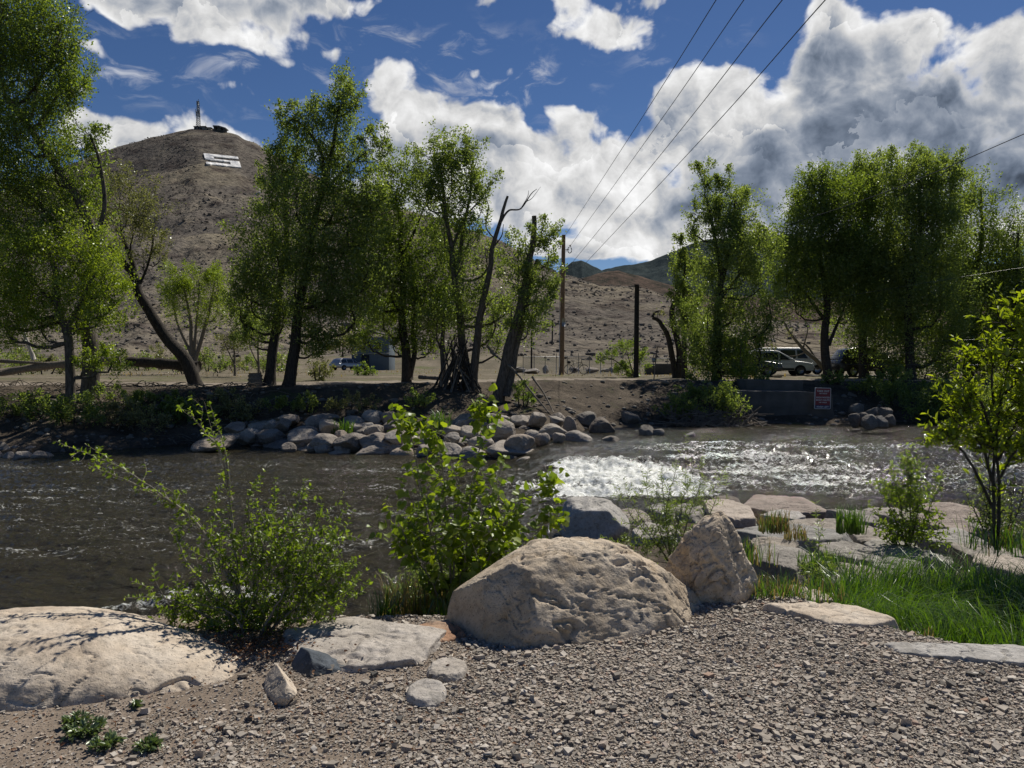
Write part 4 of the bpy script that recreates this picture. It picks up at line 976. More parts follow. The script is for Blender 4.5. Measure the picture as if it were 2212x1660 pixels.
mass('thin half bare twiggy cottonwood near the right edge', 52, 2092, (2120, 410), [(2105,410,32,36,0,.42),(2140,430,26,34,0,.25),(2085,460,34,44,0,.6),(2125,490,38,44,0,.35),(2085,540,40,50,0,.8),(2130,570,44,50,0,.6),(2170,560,30,50,0,.35),(2080,620,44,50),(2130,650,50,50,0,.9),(2090,710,56,50),(2150,730,46,46),(2110,790,60,34)], 'cotton', 23, 1.0, 'grey')
mass('low twiggy cottonwood cut off by the right edge of the view', 50, 2196, (2200, 500), [(2190,500,24,36,0,.4),(2216,470,26,36,0,.4),(2190,570,34,50,0,.6),(2230,560,40,70,0,.6),(2190,650,36,50),(2240,660,40,60),(2190,740,44,50),(2250,760,50,50),(2300,600,60,120)], 'cotton2', 24, 1.0)
tree('dead_tree', 'leaning dead trunk with bare branches behind the parked cars', 52, [([(1800,815),(1770,785),(1735,752),(1705,715),(1690,690)], 6, 1.6, 0), ([(1765,780),(1740,745),(1700,740),(1660,725)], 2.4, .7, .3), ([(1735,752),(1745,715),(1740,690)], 1.6, .5, 0), ([(1712,722),(1690,720),(1668,700)], 1.3, .4, .1), ([(1745,760),(1715,770),(1680,765)], 1.5, .5, 0)], [(1680,700,40,30,0,.1),(1665,760,30,16,0,.12)], 'olive', 'twig', 4, 1, seed=26)
# shaded bank bushes
for q, (x, y, rx, ry, Y, lf, lb) in enumerate([
    (1510, 850, 56, 26, 37, 'cotton2', 'dark bush hanging over the bank below the cut back tree'),
    (1950, 850, 60, 40, 38.5, 'cotton2', 'dark bush on the bank right of the rubble heap'),
    (2060, 860, 70, 46, 38, 'cotton2', 'large dark bush filling the bank behind the near tree'),
    (2190, 850, 60, 50, 39, 'cotton2', 'dark bush on the far bank at the right edge'),
    (250, 860, 80, 26, 30.5, 'cotton2', 'dark low bush on the shaded left bank below the bright green cottonwood'),
    (350, 868, 70, 26, 30, 'cotton2', 'dark low bush on the shaded bank below the leaning tree'),
    (470, 862, 60, 22, 31, 'olive', 'dry brownish bush on the bank right of the leaning tree foot'),
    (905, 862, 30, 26, 32.6, 'willow', 'small feathery bush on the bank above the jetty'),
    (785, 800, 32, 15, 50, 'willow', 'low green bush beside the path in front of the blue building'),
    (1130, 848, 26, 34, 34.2, 'willow', 'small bush at the foot of the two leaning trunks'),
    (690, 795, 26, 30, 37, 'olive', 'grey twiggy bush right of the twin dark trunks'),
    (740, 740, 40, 26, 60, 'olive', 'olive bush in front of the far hill left of the blue building'),
    (1470, 872, 46, 40, 37, 'cotton2', 'dark bush hanging down the bank left of the tall broken stump'),
    (1560, 872, 52, 44, 37, 'cotton2', 'dark bush drooping over the bank right of the tall broken stump'),
    (1640, 828, 40, 16, 37, 'cotton2', 'low dark bush along the top edge of the concrete wall'),
    (1870, 838, 46, 24, 38, 'cotton2', 'dark bush above the rubble heap below the black vehicle'),
    (2010, 876, 60, 50, 37, 'cotton2', 'dense dark bush low on the bank, left of the near leafy tree'),
    (2120, 872, 70, 56, 37, 'cotton2', 'dense dark bush low on the bank behind the near leafy tree'),
    (1800, 815, 30, 18, 41, 'cotton2', 'low dark bush in front of the black vehicle'),
    (1925, 812, 46, 24, 41, 'cotton2', 'dark bush hiding the front of the black vehicle'),
    (60, 880, 80, 36, 29, 'cotton2', 'dark brush hanging over the shaded bank at the far left'),
    (160, 890, 70, 40, 29, 'cotton2', 'dark brush low on the shaded bank under the slim forked trunk'),
    (290, 896, 70, 36, 29, 'olive', 'brown brush low on the shaded bank between the trunks'),
    (400, 892, 66, 34, 29, 'cotton2', 'dark brush low on the shaded bank below the leaning trunk'),
    (520, 886, 60, 30, 31, 'olive', 'brown brush on the bank above the left end of the jetty'),
    (640, 872, 66, 24, 32, 'cotton2', 'dark low brush on the bank below the tallest cottonwood'),
    (760, 868, 60, 22, 32, 'olive', 'brown low brush on the bank above the middle of the jetty'),
    (90, 790, 70, 20, 36, 'olive', 'low olive bush behind the fallen log')]):
    if Y < 42: Y = float(hit(x, y+ry*.95, 80, 20)[1])+.15
    tree('bush', lb, Y, [([(x, y+ry*.9), (x, y)], 2, .8, 0), ([(x-rx*.3, y+ry*.9), (x-rx*.5, y)], 1.6, .6, 0), ([(x+rx*.3, y+ry*.9), (x+rx*.5, y)], 1.6, .6, 0)], [(x-rx*.45, y+ry*.15, rx*.5, ry*.7), (x+rx*.05, y-ry*.15, rx*.55, ry*.75), (x+rx*.5, y+ry*.2, rx*.5, ry*.65)], lf, 'dark', 4.6, .8, cat='bush', seed=40+q, base=at(x, y+ry*.95, Y))

BR = np.random.default_rng(61)
for q in range(26):
    x = -60+q*27+BR.normal()*8; Y = BR.uniform(52, 95); rx, ry = BR.uniform(20, 38), BR.uniform(14, 32); g = foot(x, Y); yb = HY+(EYE-g[2])/Y*F
    if 735 < x < 840: continue
    w_ = ORD[q] if q < len(ORD) else ['twenty first', 'twenty second', 'twenty third', 'twenty fourth', 'twenty fifth', 'twenty sixth'][q-20]
    tree('bush', f'{["olive", "grey green", "pale green"][q % 3]} brush, {w_} from the left at the hill foot', Y, [([(x, yb), (x, yb-ry)], 1.6, .6, 0), ([(x-4, yb), (x-rx*.5, yb-ry)], 1.2, .5, 0)], [(x-rx*.4, yb-ry*.8, rx*.55, ry*.7), (x+rx*.35, yb-ry*.7, rx*.55, ry*.6), (x, yb-ry*1.3, rx*.5, ry*.6, 0, .7)], ['olive', 'cotton2', 'willow'][q % 3], 'twig', 3.6, .45, cat='bush', group='brush along the foot of the hill', seed=300+q)

# --- foreground shrubs, built twig by twig
def arms_of(pts, Y, n=26, jit=.06, rng=None):
    P = np.array([at(p[0], p[1], Y+(p[2] if len(p) > 2 else 0)) for p in pts]); Q = spline(P, n)
    return Q
def shrub(name, label, cat, Y, base, arms, leaf, bark, tmpl, Ls, Wr, per_m, twigs, twig_len, r0=.012, start=.25, droop=0., fill=(), seed=0, group=None, toward=.35, petiole=0.):
    r = np.random.default_rng(seed+500); bp = np.array(base, float)
    e = empty(name, bp, label, cat, group); sb, lb = MB(), MB()
    paths = []
    for a in arms:
        Q = arms_of(a, Y, 28); k = len(Q); Q = Q+np.cumsum(r.normal(size=(k, 3))*.004, 0)
        ln = np.linalg.norm(np.diff(Q, axis=0), axis=1).sum()
        R = np.linspace(r0*(.6+.4*min(1, ln)), r0*.13, k); sb.tube(Q-bp, R, 6); paths.append((Q, ln, start))
        for t in range(int(twigs*ln)):
            i = int(r.uniform(.18, .9)*k); d = Q[min(i+2, k-1)]-Q[max(i-2, 0)]; d /= np.linalg.norm(d)+1e-9
            o = r.normal(size=3); o -= o@d*d; o /= np.linalg.norm(o)
            dr = d*.55+o*.8+[0, 0, .15]; l = twig_len*r.uniform(.4, 1.2)*(1.1-.55*i/k)
            q = spline([Q[i], Q[i]+dr*l*.5+r.normal(size=3)*.02, Q[i]+dr*l+[0, 0, .15*l]+r.normal(size=3)*.04], 9)
            sb.tube(q-bp, np.linspace(R[i]*.5, .0012, 9), 4, cap=False); paths.append((q, l, .1))
    for (cx, cy, rx, ry, nf) in fill:
        for t in range(nf):
            u = r.normal(size=3); u /= np.linalg.norm(u); u *= r.random()**.45
            p = at(cx+u[0]*rx, cy-u[2]*ry, Y+u[1]*min(rx, ry)/F*Y*.9)
            dr = u*[1, 1, .6]+[0, 0, .35]+r.normal(size=3)*.35; dr /= np.linalg.norm(dr); l = twig_len*r.uniform(.5, 1.2)
            q = spline([p-dr*l*.5, p+r.normal(size=3)*.015, p+dr*l*.5+[0, 0, .08*l]], 9)
            sb.tube(q-bp, np.linspace(r0*.28, .001, 9), 4, cap=False); paths.append((q, l, 0))
    for (Q, ln, st) in paths:
        n = r.poisson(per_m*ln*(1-st)); k = len(Q)
        if n == 0: continue
        u = (st+(1-st)*r.random(n))*(k-1.001); i = u.astype(int); f = (u-i)[:, None]
        P = Q[i]*(1-f)+Q[i+1]*f; d = Q[i+1]-Q[i]; d /= np.linalg.norm(d, axis=1, keepdims=True)+1e-9
        o = r.normal(size=(n, 3)); o -= (o*d).sum(1, keepdims=True)*d; o /= np.linalg.norm(o, axis=1, keepdims=True)
        Dv = d*toward+o+[0, 0, .15-droop]
        if petiole: P = P+Dv/np.linalg.norm(Dv, axis=1, keepdims=True)*petiole*r.uniform(.5, 1.2, (n, 1))
        L = Ls*r.uniform(.55, 1.25, n)*(1.15-.35*u/(k-1))
        leaves(lb, P-bp, Dv, L, L*Wr, tmpl, r, Nv=np.array([0, -.25, .9]), flop=.55)
    sb.build('stems', BK[bark], e); lb.build('foliage', LM[leaf], e)
    return e

shrub('elm_shrub', 'sprawling green shrub with two long bare arms reaching left over the river', 'shrub', 4.75, at(545, 1402, 4.75),
  [[(542,1400),(505,1260),(432,1135),(345,1055),(250,988),(132,940)], [(505,1270),(430,1135),(350,1075),(260,1035),(185,952+55)], [(546,1400),(520,1245),(508,1110),(492,965),(462,872)], [(500,1080,.05),(480,990),(440,930),(422,883)], [(546,1395),(562,1250),(592,1130),(602,1045)],
   [(550,1395),(625,1260),(668,1160),(690,1085)], [(550,1395),(650,1300),(720,1240),(770,1215)], [(545,1395),(560,1200,.15),(545,1100),(560,1040)], [(542,1398),(450,1330),(365,1290),(270,1285)], [(542,1398),(440,1260),(398,1180),(385,1120)], [(546,1400),(610,1330),(700,1310),(785,1290)],
   [(540,1400),(450,1372),(350,1345)], [(552,1400),(630,1375),(720,1340)], [(545,1400,-.1),(500,1330,-.15),(430,1300,-.15)], [(548,1398,-.1),(600,1300,-.15),(640,1220,-.1)], [(545,1390,.1),(470,1250,.2),(455,1150,.2),(470,1080,.2)], [(550,1395),(590,1200,.2),(640,1110,.2),(655,1040,.2)]],
  'elm', 'palet', T_OV, .034, .55, 88, 6.5, .25, .013, .22, fill=[(560,1330,165,75,105),(650,1250,125,100,85),(440,1310,110,60,42),(620,1170,110,90,40),(700,1180,70,80,20),(500,1200,75,90,22),(720,1270,75,60,28)], seed=1)
shrub('cottonwood_sapling', 'young cottonwood sapling with large heart shaped leaves beside the big tan boulder', 'sapling', 5.95, at(985, 1352, 5.95),
  [[(985,1350),(1002,1250),(1012,1100),(1030,950),(1042,845)], [(985,1350),(945,1200),(905,1050),(882,950),(874,895)], [(990,1350),(1060,1200),(1105,1110),(1150,1060),(1192,1040)], [(985,1350),(905,1220),(862,1120),(825,1060)], [(985,1350),(962,1150),(955,1010),(942,915)],
   [(990,1345),(1080,1240),(1150,1170),(1208,1110)], [(985,1350),(930,1250),(870,1190),(838,1150)], [(990,1350),(1020,1200,.2),(1070,1080,.2),(1095,990,.2)], [(985,1350,-.1),(940,1270,-.2),(900,1180,-.2)], [(988,1350,-.1),(1040,1260,-.2),(1090,1210,-.2)], [(986,1350),(985,1180),(995,1060),(985,985)]],
  'heart', 'palet', T_HEART, .068, .95, 34, 3.4, .30, .011, .22, droop=.35, fill=[(990,1170,160,110,46),(1100,1150,100,90,22),(900,1120,80,90,16),(1010,1040,80,80,10),(1035,885,22,46,7),(872,915,26,26,6),(948,935,22,26,5),(1185,1045,26,20,5),(1200,1115,26,20,4)], seed=2, petiole=.03)
shrub('willow_shrub', 'thin leaved willow growing through the foot of the cottonwood sapling', 'shrub', 6.1, at(960, 1352, 6.1),
  [[(960,1352),(930,1280),(900,1200),(890,1130)], [(965,1352),(1000,1270),(1040,1200),(1060,1140)], [(960,1350),(960,1260),(970,1180)], [(955,1350),(900,1300),(860,1250)], [(965,1350),(1040,1290),(1110,1230),(1140,1190)], [(962,1350),(985,1240),(1005,1150)]],
  'willow', 'twig', T_WIL, .055, .17, 120, 8, .25, .006, .1, fill=[(960,1270,110,70,110),(1060,1230,90,50,60)], seed=3)
shrub('willow_shrub', 'tall wispy willow with upright stems behind the pointed boulder', 'shrub', 8.3, at(1450, 1215, 8.3),
  [[(1450,1215),(1440,1120),(1455,1030),(1482,945)], [(1450,1215),(1420,1130),(1400,1070),(1385,1010)], [(1455,1215),(1490,1120),(1510,1050),(1520,985)], [(1445,1215),(1390,1150),(1350,1110),(1330,1060)], [(1450,1215),(1470,1100),(1480,1020)], [(1445,1215),(1410,1160),(1360,1090),(1345,1040)], [(1455,1215),(1520,1140),(1545,1080),(1550,1040)], [(1450,1210),(1435,1100),(1430,1010)], [(1440,1215),(1370,1190),(1310,1150)]],
  'willow', 'twig', T_WIL, .07, .14, 75, 6.0, .30, .007, .12, fill=[(1430,1160,110,50,60),(1470,1080,75,60,30)], seed=4)
shrub('green_shrub', 'fresh green upright shrub growing between the rock slabs on the right', 'shrub', 9.6, at(1962, 1205, 9.6),
  [[(1962,1200),(1965,1100),(1968,1030),(1962,968)], [(1962,1200),(1930,1120),(1900,1060),(1885,1035)], [(1965,1200),(2000,1120),(2020,1060),(2030,1030)], [(1960,1200),(1915,1140),(1880,1090)], [(1962,1200),(1950,1100),(1935,1040),(1930,1000)], [(1966,1200),(2010,1150),(2040,1110)], [(1963,1200),(1985,1090),(1992,1020)], [(1958,1202),(1920,1170),(1885,1150)], [(1966,1202),(2010,1180),(2050,1160)]],
  'elm', 'twig', T_OV, .058, .48, 42, 6, .33, .010, .25, fill=[(1955,1070,62,52,70),(1960,1010,26,40,20),(1965,1140,75,40,70)], seed=5)
shrub('maple_tree', 'leafy bright green young tree leaning in at the right edge with dark thin stems', 'tree', 7.4, at(2150, 1180, 7.4),
  [[(2150,1180),(2146,1060),(2150,960),(2170,840),(2195,700),(2200,640)], [(2152,1180),(2160,1050),(2140,940),(2100,870),(2060,820)], [(2150,1060),(2120,960),(2070,920),(2030,880)], [(2150,960),(2110,860),(2080,800),(2100,740)], [(2155,900),(2130,800),(2130,720)], [(2155,1040),(2200,960),(2250,900)], [(2170,850),(2220,780),(2260,720)], [(2145,1100),(2080,980),(2040,960),(2020,955)], [(2190,720),(2160,690),(2150,660)], [(2150,1000),(2200,900),(2215,840)]],
  'near', 'dark', T_OV, .085, .40, 34, 5.5, .34, .016, .42, fill=[(2195,690,44,50,24),(2140,765,60,40,20),(2205,790,50,60,20),(2085,865,70,40,28),(2165,870,60,46,24),(2220,890,50,60,22),(2050,935,40,24,18),(2130,945,70,28,32),(2210,965,50,30,24),(2240,700,50,80,40),(2260,850,50,100,40)], seed=6, toward=.8)
shrub('dark_shrub', 'dark twiggy bush round the stems of the leafy tree at the right edge', 'bush', 7.7, at(2155, 1190, 7.7),
  [[(2150,1188),(2130,1090),(2115,1020)], [(2155,1188),(2160,1080),(2170,1010)], [(2150,1188),(2105,1110),(2085,1060)], [(2158,1188),(2200,1100),(2215,1040)], [(2150,1188),(2140,1060),(2135,990)], [(2158,1188),(2185,1120),(2192,1050)]],
  'cotton2', 'dark', T_OV, .034, .5, 40, 9, .25, .010, .1, fill=[(2145,1110,50,55,70),(2190,1150,60,34,60)], seed=7)
shrub('willow_shrub', 'small willow sprig standing among the grass between the grey slabs', 'shrub', 7.2, at(1772, 1272, 7.2),
  [[(1772,1270),(1768,1200),(1766,1150),(1760,1085)], [(1772,1270),(1800,1230),(1835,1195)], [(1770,1270),(1745,1240),(1735,1210)], [(1773,1270),(1790,1250),(1800,1290)], [(1772,1270),(1778,1225),(1785,1190)]],
  'willow', 'twig', T_WIL, .07, .16, 80, 5, .2, .005, .1, fill=[(1772,1245,36,30,34)], seed=8)

def blades(mb, P, hgt, wid, r, lean=.5, wind=(0, 0)):
    n = len(P); a = r.random(n)*6.283; k = r.uniform(.1, 1, n)*lean
    dx, dy = np.cos(a)*k+wind[0], np.sin(a)*k+wind[1]
    s = np.stack([-np.sin(a), np.cos(a), 0*a], -1)*(wid/2)[:, None]
    h = hgt[:, None]
    d = np.stack([dx, dy, 0*dx], -1)
    z = np.array([0, 0, 1.])
    p1 = P+d*h*.12+z*h*.4; p2_ = P+d*h*.42+z*h*.76; p3 = P+d*h*.85+z*h*(1-.18*k[:, None])
    V = np.stack([P-s, P+s, p1-s*.9, p1+s*.9, p2_-s*.6, p2_+s*.6, p3], 1); o = np.arange(n)[:, None]*7
    mb.add(V, np.array([[0, 1, 3, 2]])+o, np.array([[2, 3, 5, 4]])+o, np.array([[4, 5, 6]])+o)

def tall_grass():
    r = np.random.default_rng(77); n = 34000; b = MB()
    px = r.uniform(1790, 3000, n); Y = r.uniform(4.1, 7.3, n); X = (px-CX)/F*Y
    ye = np.interp(X, NEAR_X, NEAR_E)
    e = Y-ye; cl = fbm(p2(X, Y, 1.5), 3, 12)
    ok = (e > .10+.14*cl) & (Y < 7.3+cl*.5) & (X > 2.15+.22*cl+.42*(Y-5.2))
    X, Y, e, cl = X[ok], Y[ok], e[ok], cl[ok]; n = len(X)
    cl2 = fbm(p2(X, Y, 4.5), 2, 19); hg = (.10+.40*smooth(e, .0, .9)+.10*cl+.10*cl2)*r.uniform(.45, 1.3, n); hg = np.maximum(hg, .05)
    blades(b, np.stack([X, Y, H(X, Y)-.02], -1), hg, r.uniform(.005, .012, n), r, .85, (fbm(p2(X, Y, 3.2), 2, 23)*.9-.12, fbm(p2(X, Y, 3.2), 2, 29)*.9-.15))
    tag(b.build('grass', LM['grass']), 'tall lush green grass filling the dip beside the gravel', 'grass', kind='stuff')
tall_grass()
def tuft(label, x, y, Y, n, h, sp, dry=.0, name='grass_tuft', z=None, lean=.8):
    r = np.random.default_rng(int(x*7+y)); p = at(x, y, Y)
    e = empty(name, p, label, 'grass tuft')
    for lf, k in (('grass', 1-dry), ('dry', dry)):
        m_ = int(n*k)
        if not m_: continue
        b = MB(); P = r.normal(size=(m_, 3)).clip(-1.5, 1.5)*[sp, sp*.7, 0]
        blades(b, P, h*r.uniform(.5, 1.25, m_), r.uniform(.005, .011, m_)*max(1, Y/7), r, lean); b.build('green_blades' if lf == 'grass' else 'dry_blades', LM[lf], e)
tuft('green and straw coloured grass tuft right of the pointed boulder', 1660, 1306, 5.55, 420, .20, .13, .3)
tuft('thin grass fringe along the back of the long pale slab', 1760, 1300, 5.75, 160, .15, .16, .25)
tuft('golden dry grass tuft on the slabs behind the pointed boulder', 1672, 1150, 9.6, 220, .26, .11, .55)
tuft('small orange dry grass tuft between the white slab and the thin grey slab', 1718, 1166, 9.9, 80, .2, .08, .8)
tuft('upright green grass clump between the white slab and the pinkish brown slab', 1836, 1152, 10.4, 200, .34, .11, .0)
tuft('low bright green grass clump in the gap of the grey slabs', 1775, 1232, 8.0, 240, .20, .13, .0)
tuft('green grass clump at the foot of the willow sprig', 1800, 1290, 6.6, 160, .2, .12, .1)
tuft('grass along the back of the pointed boulder', 1600, 1215, 8.0, 200, .26, .2, .15)
tuft('tan dry grass left of the big boulder under the sapling', 905, 1352, 5.9, 420, .34, .17, .75)
tuft('green reed clump at the water left of the red slab', 835, 1372, 5.6, 130, .30, .06, .1)
tuft('dark green grass clump under the sapling beside the boulder', 965, 1360, 5.6, 220, .24, .10, .1)
tuft('trampled dry grass edge between the tall grass and the gravel', 1925, 1400, 4.75, 240, .09, .2, .5)
tuft('dark grass below the dark twiggy bush at the right edge', 2190, 1190, 7.4, 260, .3, .25, .1)
tuft('green grass sprouting among the jetty stones, left of the sapling top', 948, 940, 26.5, 160, .8, .22, 0)
tuft('grass sprig among the jetty stones at its left part', 740, 938, 27, 110, .5, .22, 0)
tuft('low grass among the jetty stones near its tip', 1080, 925, 28, 90, .35, .25, 0)

def weed(label, spots, seed, L=.03):
    r = np.random.default_rng(seed); p0 = hit(*spots[0][:2]); e = empty('weed', p0, label, 'weed'); b = MB(); sb = MB()
    for (x, y, n, sp) in spots:
        p = hit(x, y)-p0
        for i in range(n):
            a = r.random()*6.28; k = r.random()**.6; d = np.array([math.cos(a), math.sin(a), .25+.7*(1-k)]); l = sp*(.3+.7*k)
            q = spline([p, p+d*l*.6+[0, 0, .015], p+d*l], 5); sb.tube(q, np.linspace(.0018, .0008, 5), 4, cap=False)
            m_ = 9; t = r.uniform(.25, 1, m_)[:, None]
            leaves(b, p+d*l*t+[0, 0, .008], d+r.normal(size=(m_, 3))*.8, L*r.uniform(.6, 1.2, m_), L*.5*r.uniform(.7, 1.2, m_), T_OV, r, Nv=np.array([0, 0, 1.2]), flop=.5)
    sb.build('stems', BK['twig'], e); b.build('foliage', LM['weed'], e)
weed('grey green weed patch on the dirt at the lower left', [(185, 1590, 40, .09), (225, 1620, 26, .07), (165, 1565, 22, .06)], 1)
weed('small star shaped weed on the dirt right of the weed patch', [(318, 1620, 22, .06)], 2)
weed('tiny yellow green sprig below the pale boulder', [(288, 1530, 12, .035)], 3, .022)
def litter():
    r = np.random.default_rng(3); n = 700; b = MB()
    X = -1.45+r.normal(size=n)*.16; Y = 4.42+r.normal(size=n)*.12
    X = np.concatenate([X, r.uniform(-2.2, .2, 160)]); Y = np.concatenate([Y, r.uniform(3.2, 4.4, 160)]); n = len(X)
    leaves(b, np.stack([X, Y, H(X, Y)+.02+.03*r.random(n)], -1), r.normal(size=(n, 3))*[1, 1, .3], .024*r.uniform(.6, 1.3, n), .014, T_OV, r, Nv=np.array([0, 0, 2.]))
    tag(b.build('leaf_litter', LM['litter']), 'reddish brown dead leaves scattered under the sprawling shrub', 'leaf litter', kind='stuff')
litter()

def scrub():
    r = np.random.default_rng(9); D, Fc = ico(1); n = 42000
    px = r.uniform(-350, 1750, n); Y = FOOT+12+(590-FOOT)*r.random(n)**.8
    X = (px-CX)/F*Y; rc = np.interp(px, CREST_X, CREST_D); ok = (Y < rc+4) & ~((px > 432) & (px < 530) & (Y > 430))
    cl = fbm(p2(X, Y, .03), 3, 5); ok &= r.random(n) < .5+cl*1.2
    X, Y = X[ok], Y[ok]; n = len(X); S = .26*np.exp(r.normal(size=n)*.45)
    V = D[None]*(1+.3*r.normal(size=(n, len(D), 1)))*(S[:, None]*np.array([1, 1, .75]))[:, None]+np.stack([X, Y, H(X, Y)+S*.3], -1)[:, None]
    b = MB(); b.add(V, (Fc[None]+np.arange(n)[:, None, None]*len(D)).reshape(-1, 3))
    m = plain('scrub', (.115, .10, .082), 1, nscale=.2, var=.4)
    tag(b.build('scrub', m, smooth_=False), 'low brown scrub bushes dotting the dry hillside', 'scrub', kind='stuff')
    # a few grey sage clumps at the foot of the hill
scrub()

# ------------------------------------------------------------------ built things
M['pole_wood'] = bark_mat('pole_wood', (.15, .095, .055), (.30, .20, .125), 1.2)
M['dark_post'] = bark_mat('creosote_wood', (.018, .018, .017), (.05, .047, .043), 1.5)
M['steel'] = plain('galvanised_steel', (.30, .31, .31), .45, .6)
M['iron'] = plain('dark_iron', (.03, .03, .03), .5, .5)
M['cable'] = plain('power_cable', (.025, .025, .027), .5)
M['pale_cable'] = plain('steel_cable', (.09, .095, .095), .4, .3)
M['concrete'] = plain('concrete', (.085, .082, .075), .9, nscale=1.7, var=.35, bmp=.02)
M['rubber'] = plain('rubber', (.018, .018, .018), .8)
M['rim'] = plain('wheel_rim', (.35, .35, .36), .35, .8)
M['glass'] = plain('car_glass', (.02, .025, .03), .06)
M['white_paint'] = plain('white_paint', (.48, .49, .48), .3, var=.05)
M['dark_paint'] = plain('dark_paint', (.03, .033, .038), .25, var=.1)
M['black_paint'] = plain('black_paint', (.016, .016, .017), .25, var=.1)
M['silver_paint'] = plain('silver_paint', (.4, .41, .42), .3, .4, var=.1)
M['lamp_lens'] = plain('lamp_lens', (.55, .55, .52), .15, var=.05)
M['black_trim'] = plain('black_trim', (.02, .02, .02), .6)

# utility pole with a bracket lamp
P0 = foot(1213, 53, -.3)
top = at(1217.5, 508, 53)
e = empty('utility_pole', P0, 'tall brown wooden utility pole with a small bracket at its upper part', 'utility pole')
b = MB(); b.tube(spline([[0, 0, 0], (top-P0)*.5, top-P0], 10), np.linspace(.17, .125, 10), 12); b.build('pole', M['pole_wood'], e)
b = MB(); s = 53/F; c = at(1219, 540, 53)-P0; b.tube([c, c+[10*s, 0, 0]], [.03, .03], 6); c2 = c+[11*s, 0, 0]
th = np.linspace(.6, 6.0, 14); b.tube(np.stack([c2[0]+.02+.13*np.sin(th), 0*th+c2[1], c2[2]-.02+.2*np.cos(th)], -1), np.full(14, .03), 6)
b.tube([c+[11*s, 0, .25], c+[13*s, 0, .32], c+[14*s, 0, .18]], [.05, .05, .03], 6); b.build('bracket', M['iron'], e)
c = at(1216, 697, 53)-P0; b = MB(); b.tube([c-[0, 0, .28], c+[0, 0, .28]], [.165, .165], 12); b.build('metal_band', M['steel'], e)
b = MB(); a1 = at(1210, 560, 52.8)-P0; a2 = foot(1208, 52.8)-P0; b.tube([a1, a2], [.02, .02], 5); b.build('conduit', M['steel'], e)
e = empty('wooden_post', foot(1374, 45, -.3), 'thick black wooden post standing without wires right of the utility pole', 'post')
b = MB(); p = at(1376, 617, 45)-foot(1374, 45, -.3); b.tube(spline([[0, 0, 0], p*.5, p], 8), np.linspace(.155, .13, 8), 12); b.build('pole', M['dark_post'], e)
b = MB(); b.tube([p+[-.02, 0, 0], p+[-.02, 0, .05]], [.15, .15], 12); b.tube([p-[.17, 0, .05], p+[.1, -.1, -.02]], [.03, .03], 5); b.build('cap', M['iron'], e)
def thin_post(x, yb, yt, Y, r, label, name='post'):
    g = foot(x, Y, -.1) if yb is None else at(x, yb, Y); t = at(x+.5, yt, Y)
    b = MB(); b.tube([g-g, t-g], [r, r*.85], 8); o = b.build(name, M['dark_post']); o.location = g; tag(o, label, 'post')
p = hit(1193, 746); thin_post(1193, 747, 692, float(p[1]), .16, 'thin distant pole on the hillside left of the utility pole')
thin_post(1148, None, 700, 60, .07, 'thin pole half hidden behind the two leaning trunks')
e = empty('marker_post', foot(1412, 40.5, -.1), 'thin leaning stake with a small plate between the dark post and the cut back tree', 'stake')
b = MB(); p = at(1420, 750, 40.5)-foot(1412, 40.5, -.1); b.tube([[0, 0, 0], p], [.03, .025], 6); b.build('stake', M['drift'] if 'drift' in M else BK['drift'], e)
b = MB(); b.box(p*.62+[-.12, -.04, 0], (.2, .02, .22)); b.build('plate', M['steel'], e)

def cable(label, pts, r, mt, sag=0., name='power_line', group=None):
    P = np.array([at(*p) for p in pts]); Q = spline(P, 60) if len(P) > 2 else P[0]+(P[1]-P[0])*np.linspace(0, 1, 60)[:, None]
    t = np.linspace(0, 1, 60); Q[:, 2] -= sag*4*t*(1-t)
    b = MB(); b.tube(Q-Q[0], np.full(60, r), 5); o = b.build(name, M[mt]); o.location = Q[0]; tag(o, label, 'power line' if 'power' in name else 'cable', group)
GW = 'power lines running down to the utility pole'
for x0, y0, x1, r, lb in [(1219, 512, 1547, .010, 'leftmost of the four overhead wires running up from the utility pole'), (1222, 545, 1607, .010, 'second from the left of the four overhead wires'), (1222, 585, 1690, .0115, 'third from the left of the four overhead wires'), (1262, 572, 1783, .0125, 'rightmost and thickest of the four overhead wires')]:
    dx = (x1-x0)*.28
    cable(lb, [(x0, y0, 53 if x0 < 1250 else 55), ((x0+x1)/2-6, (y0)/2+14, 28), (x1, 0, 16), (x1+dx, -150, 12.5)], r, 'cable', 0, group=GW)
cable('single dark overhead wire slanting up to the right edge in front of the tall trees', [(1600, 520, 47), (1900, 420, 36), (2212, 290, 27), (2420, 196, 23)], .016, 'cable')
GC = 'thin cables stretched across the river trees'
for (ya, yb, yc, lb) in [(706, 650, 575, 'highest of the thin pale cables crossing in front of the right hand trees'), (779, 752, 728, 'second highest of the thin pale cables crossing the right hand trees'), (783, 770, 752, 'third of the thin pale cables, just above the parked cars'), (786, 787, 789, 'lowest thin pale cable, level in front of the parked cars')]:
    cable(lb, [(1378, ya, 45), (1760, yb, 40), (2230, yc, 36), (2500, yc+(yc-yb)*.4, 33)], .006, 'pale_cable', 0, name='cable', group=GC)

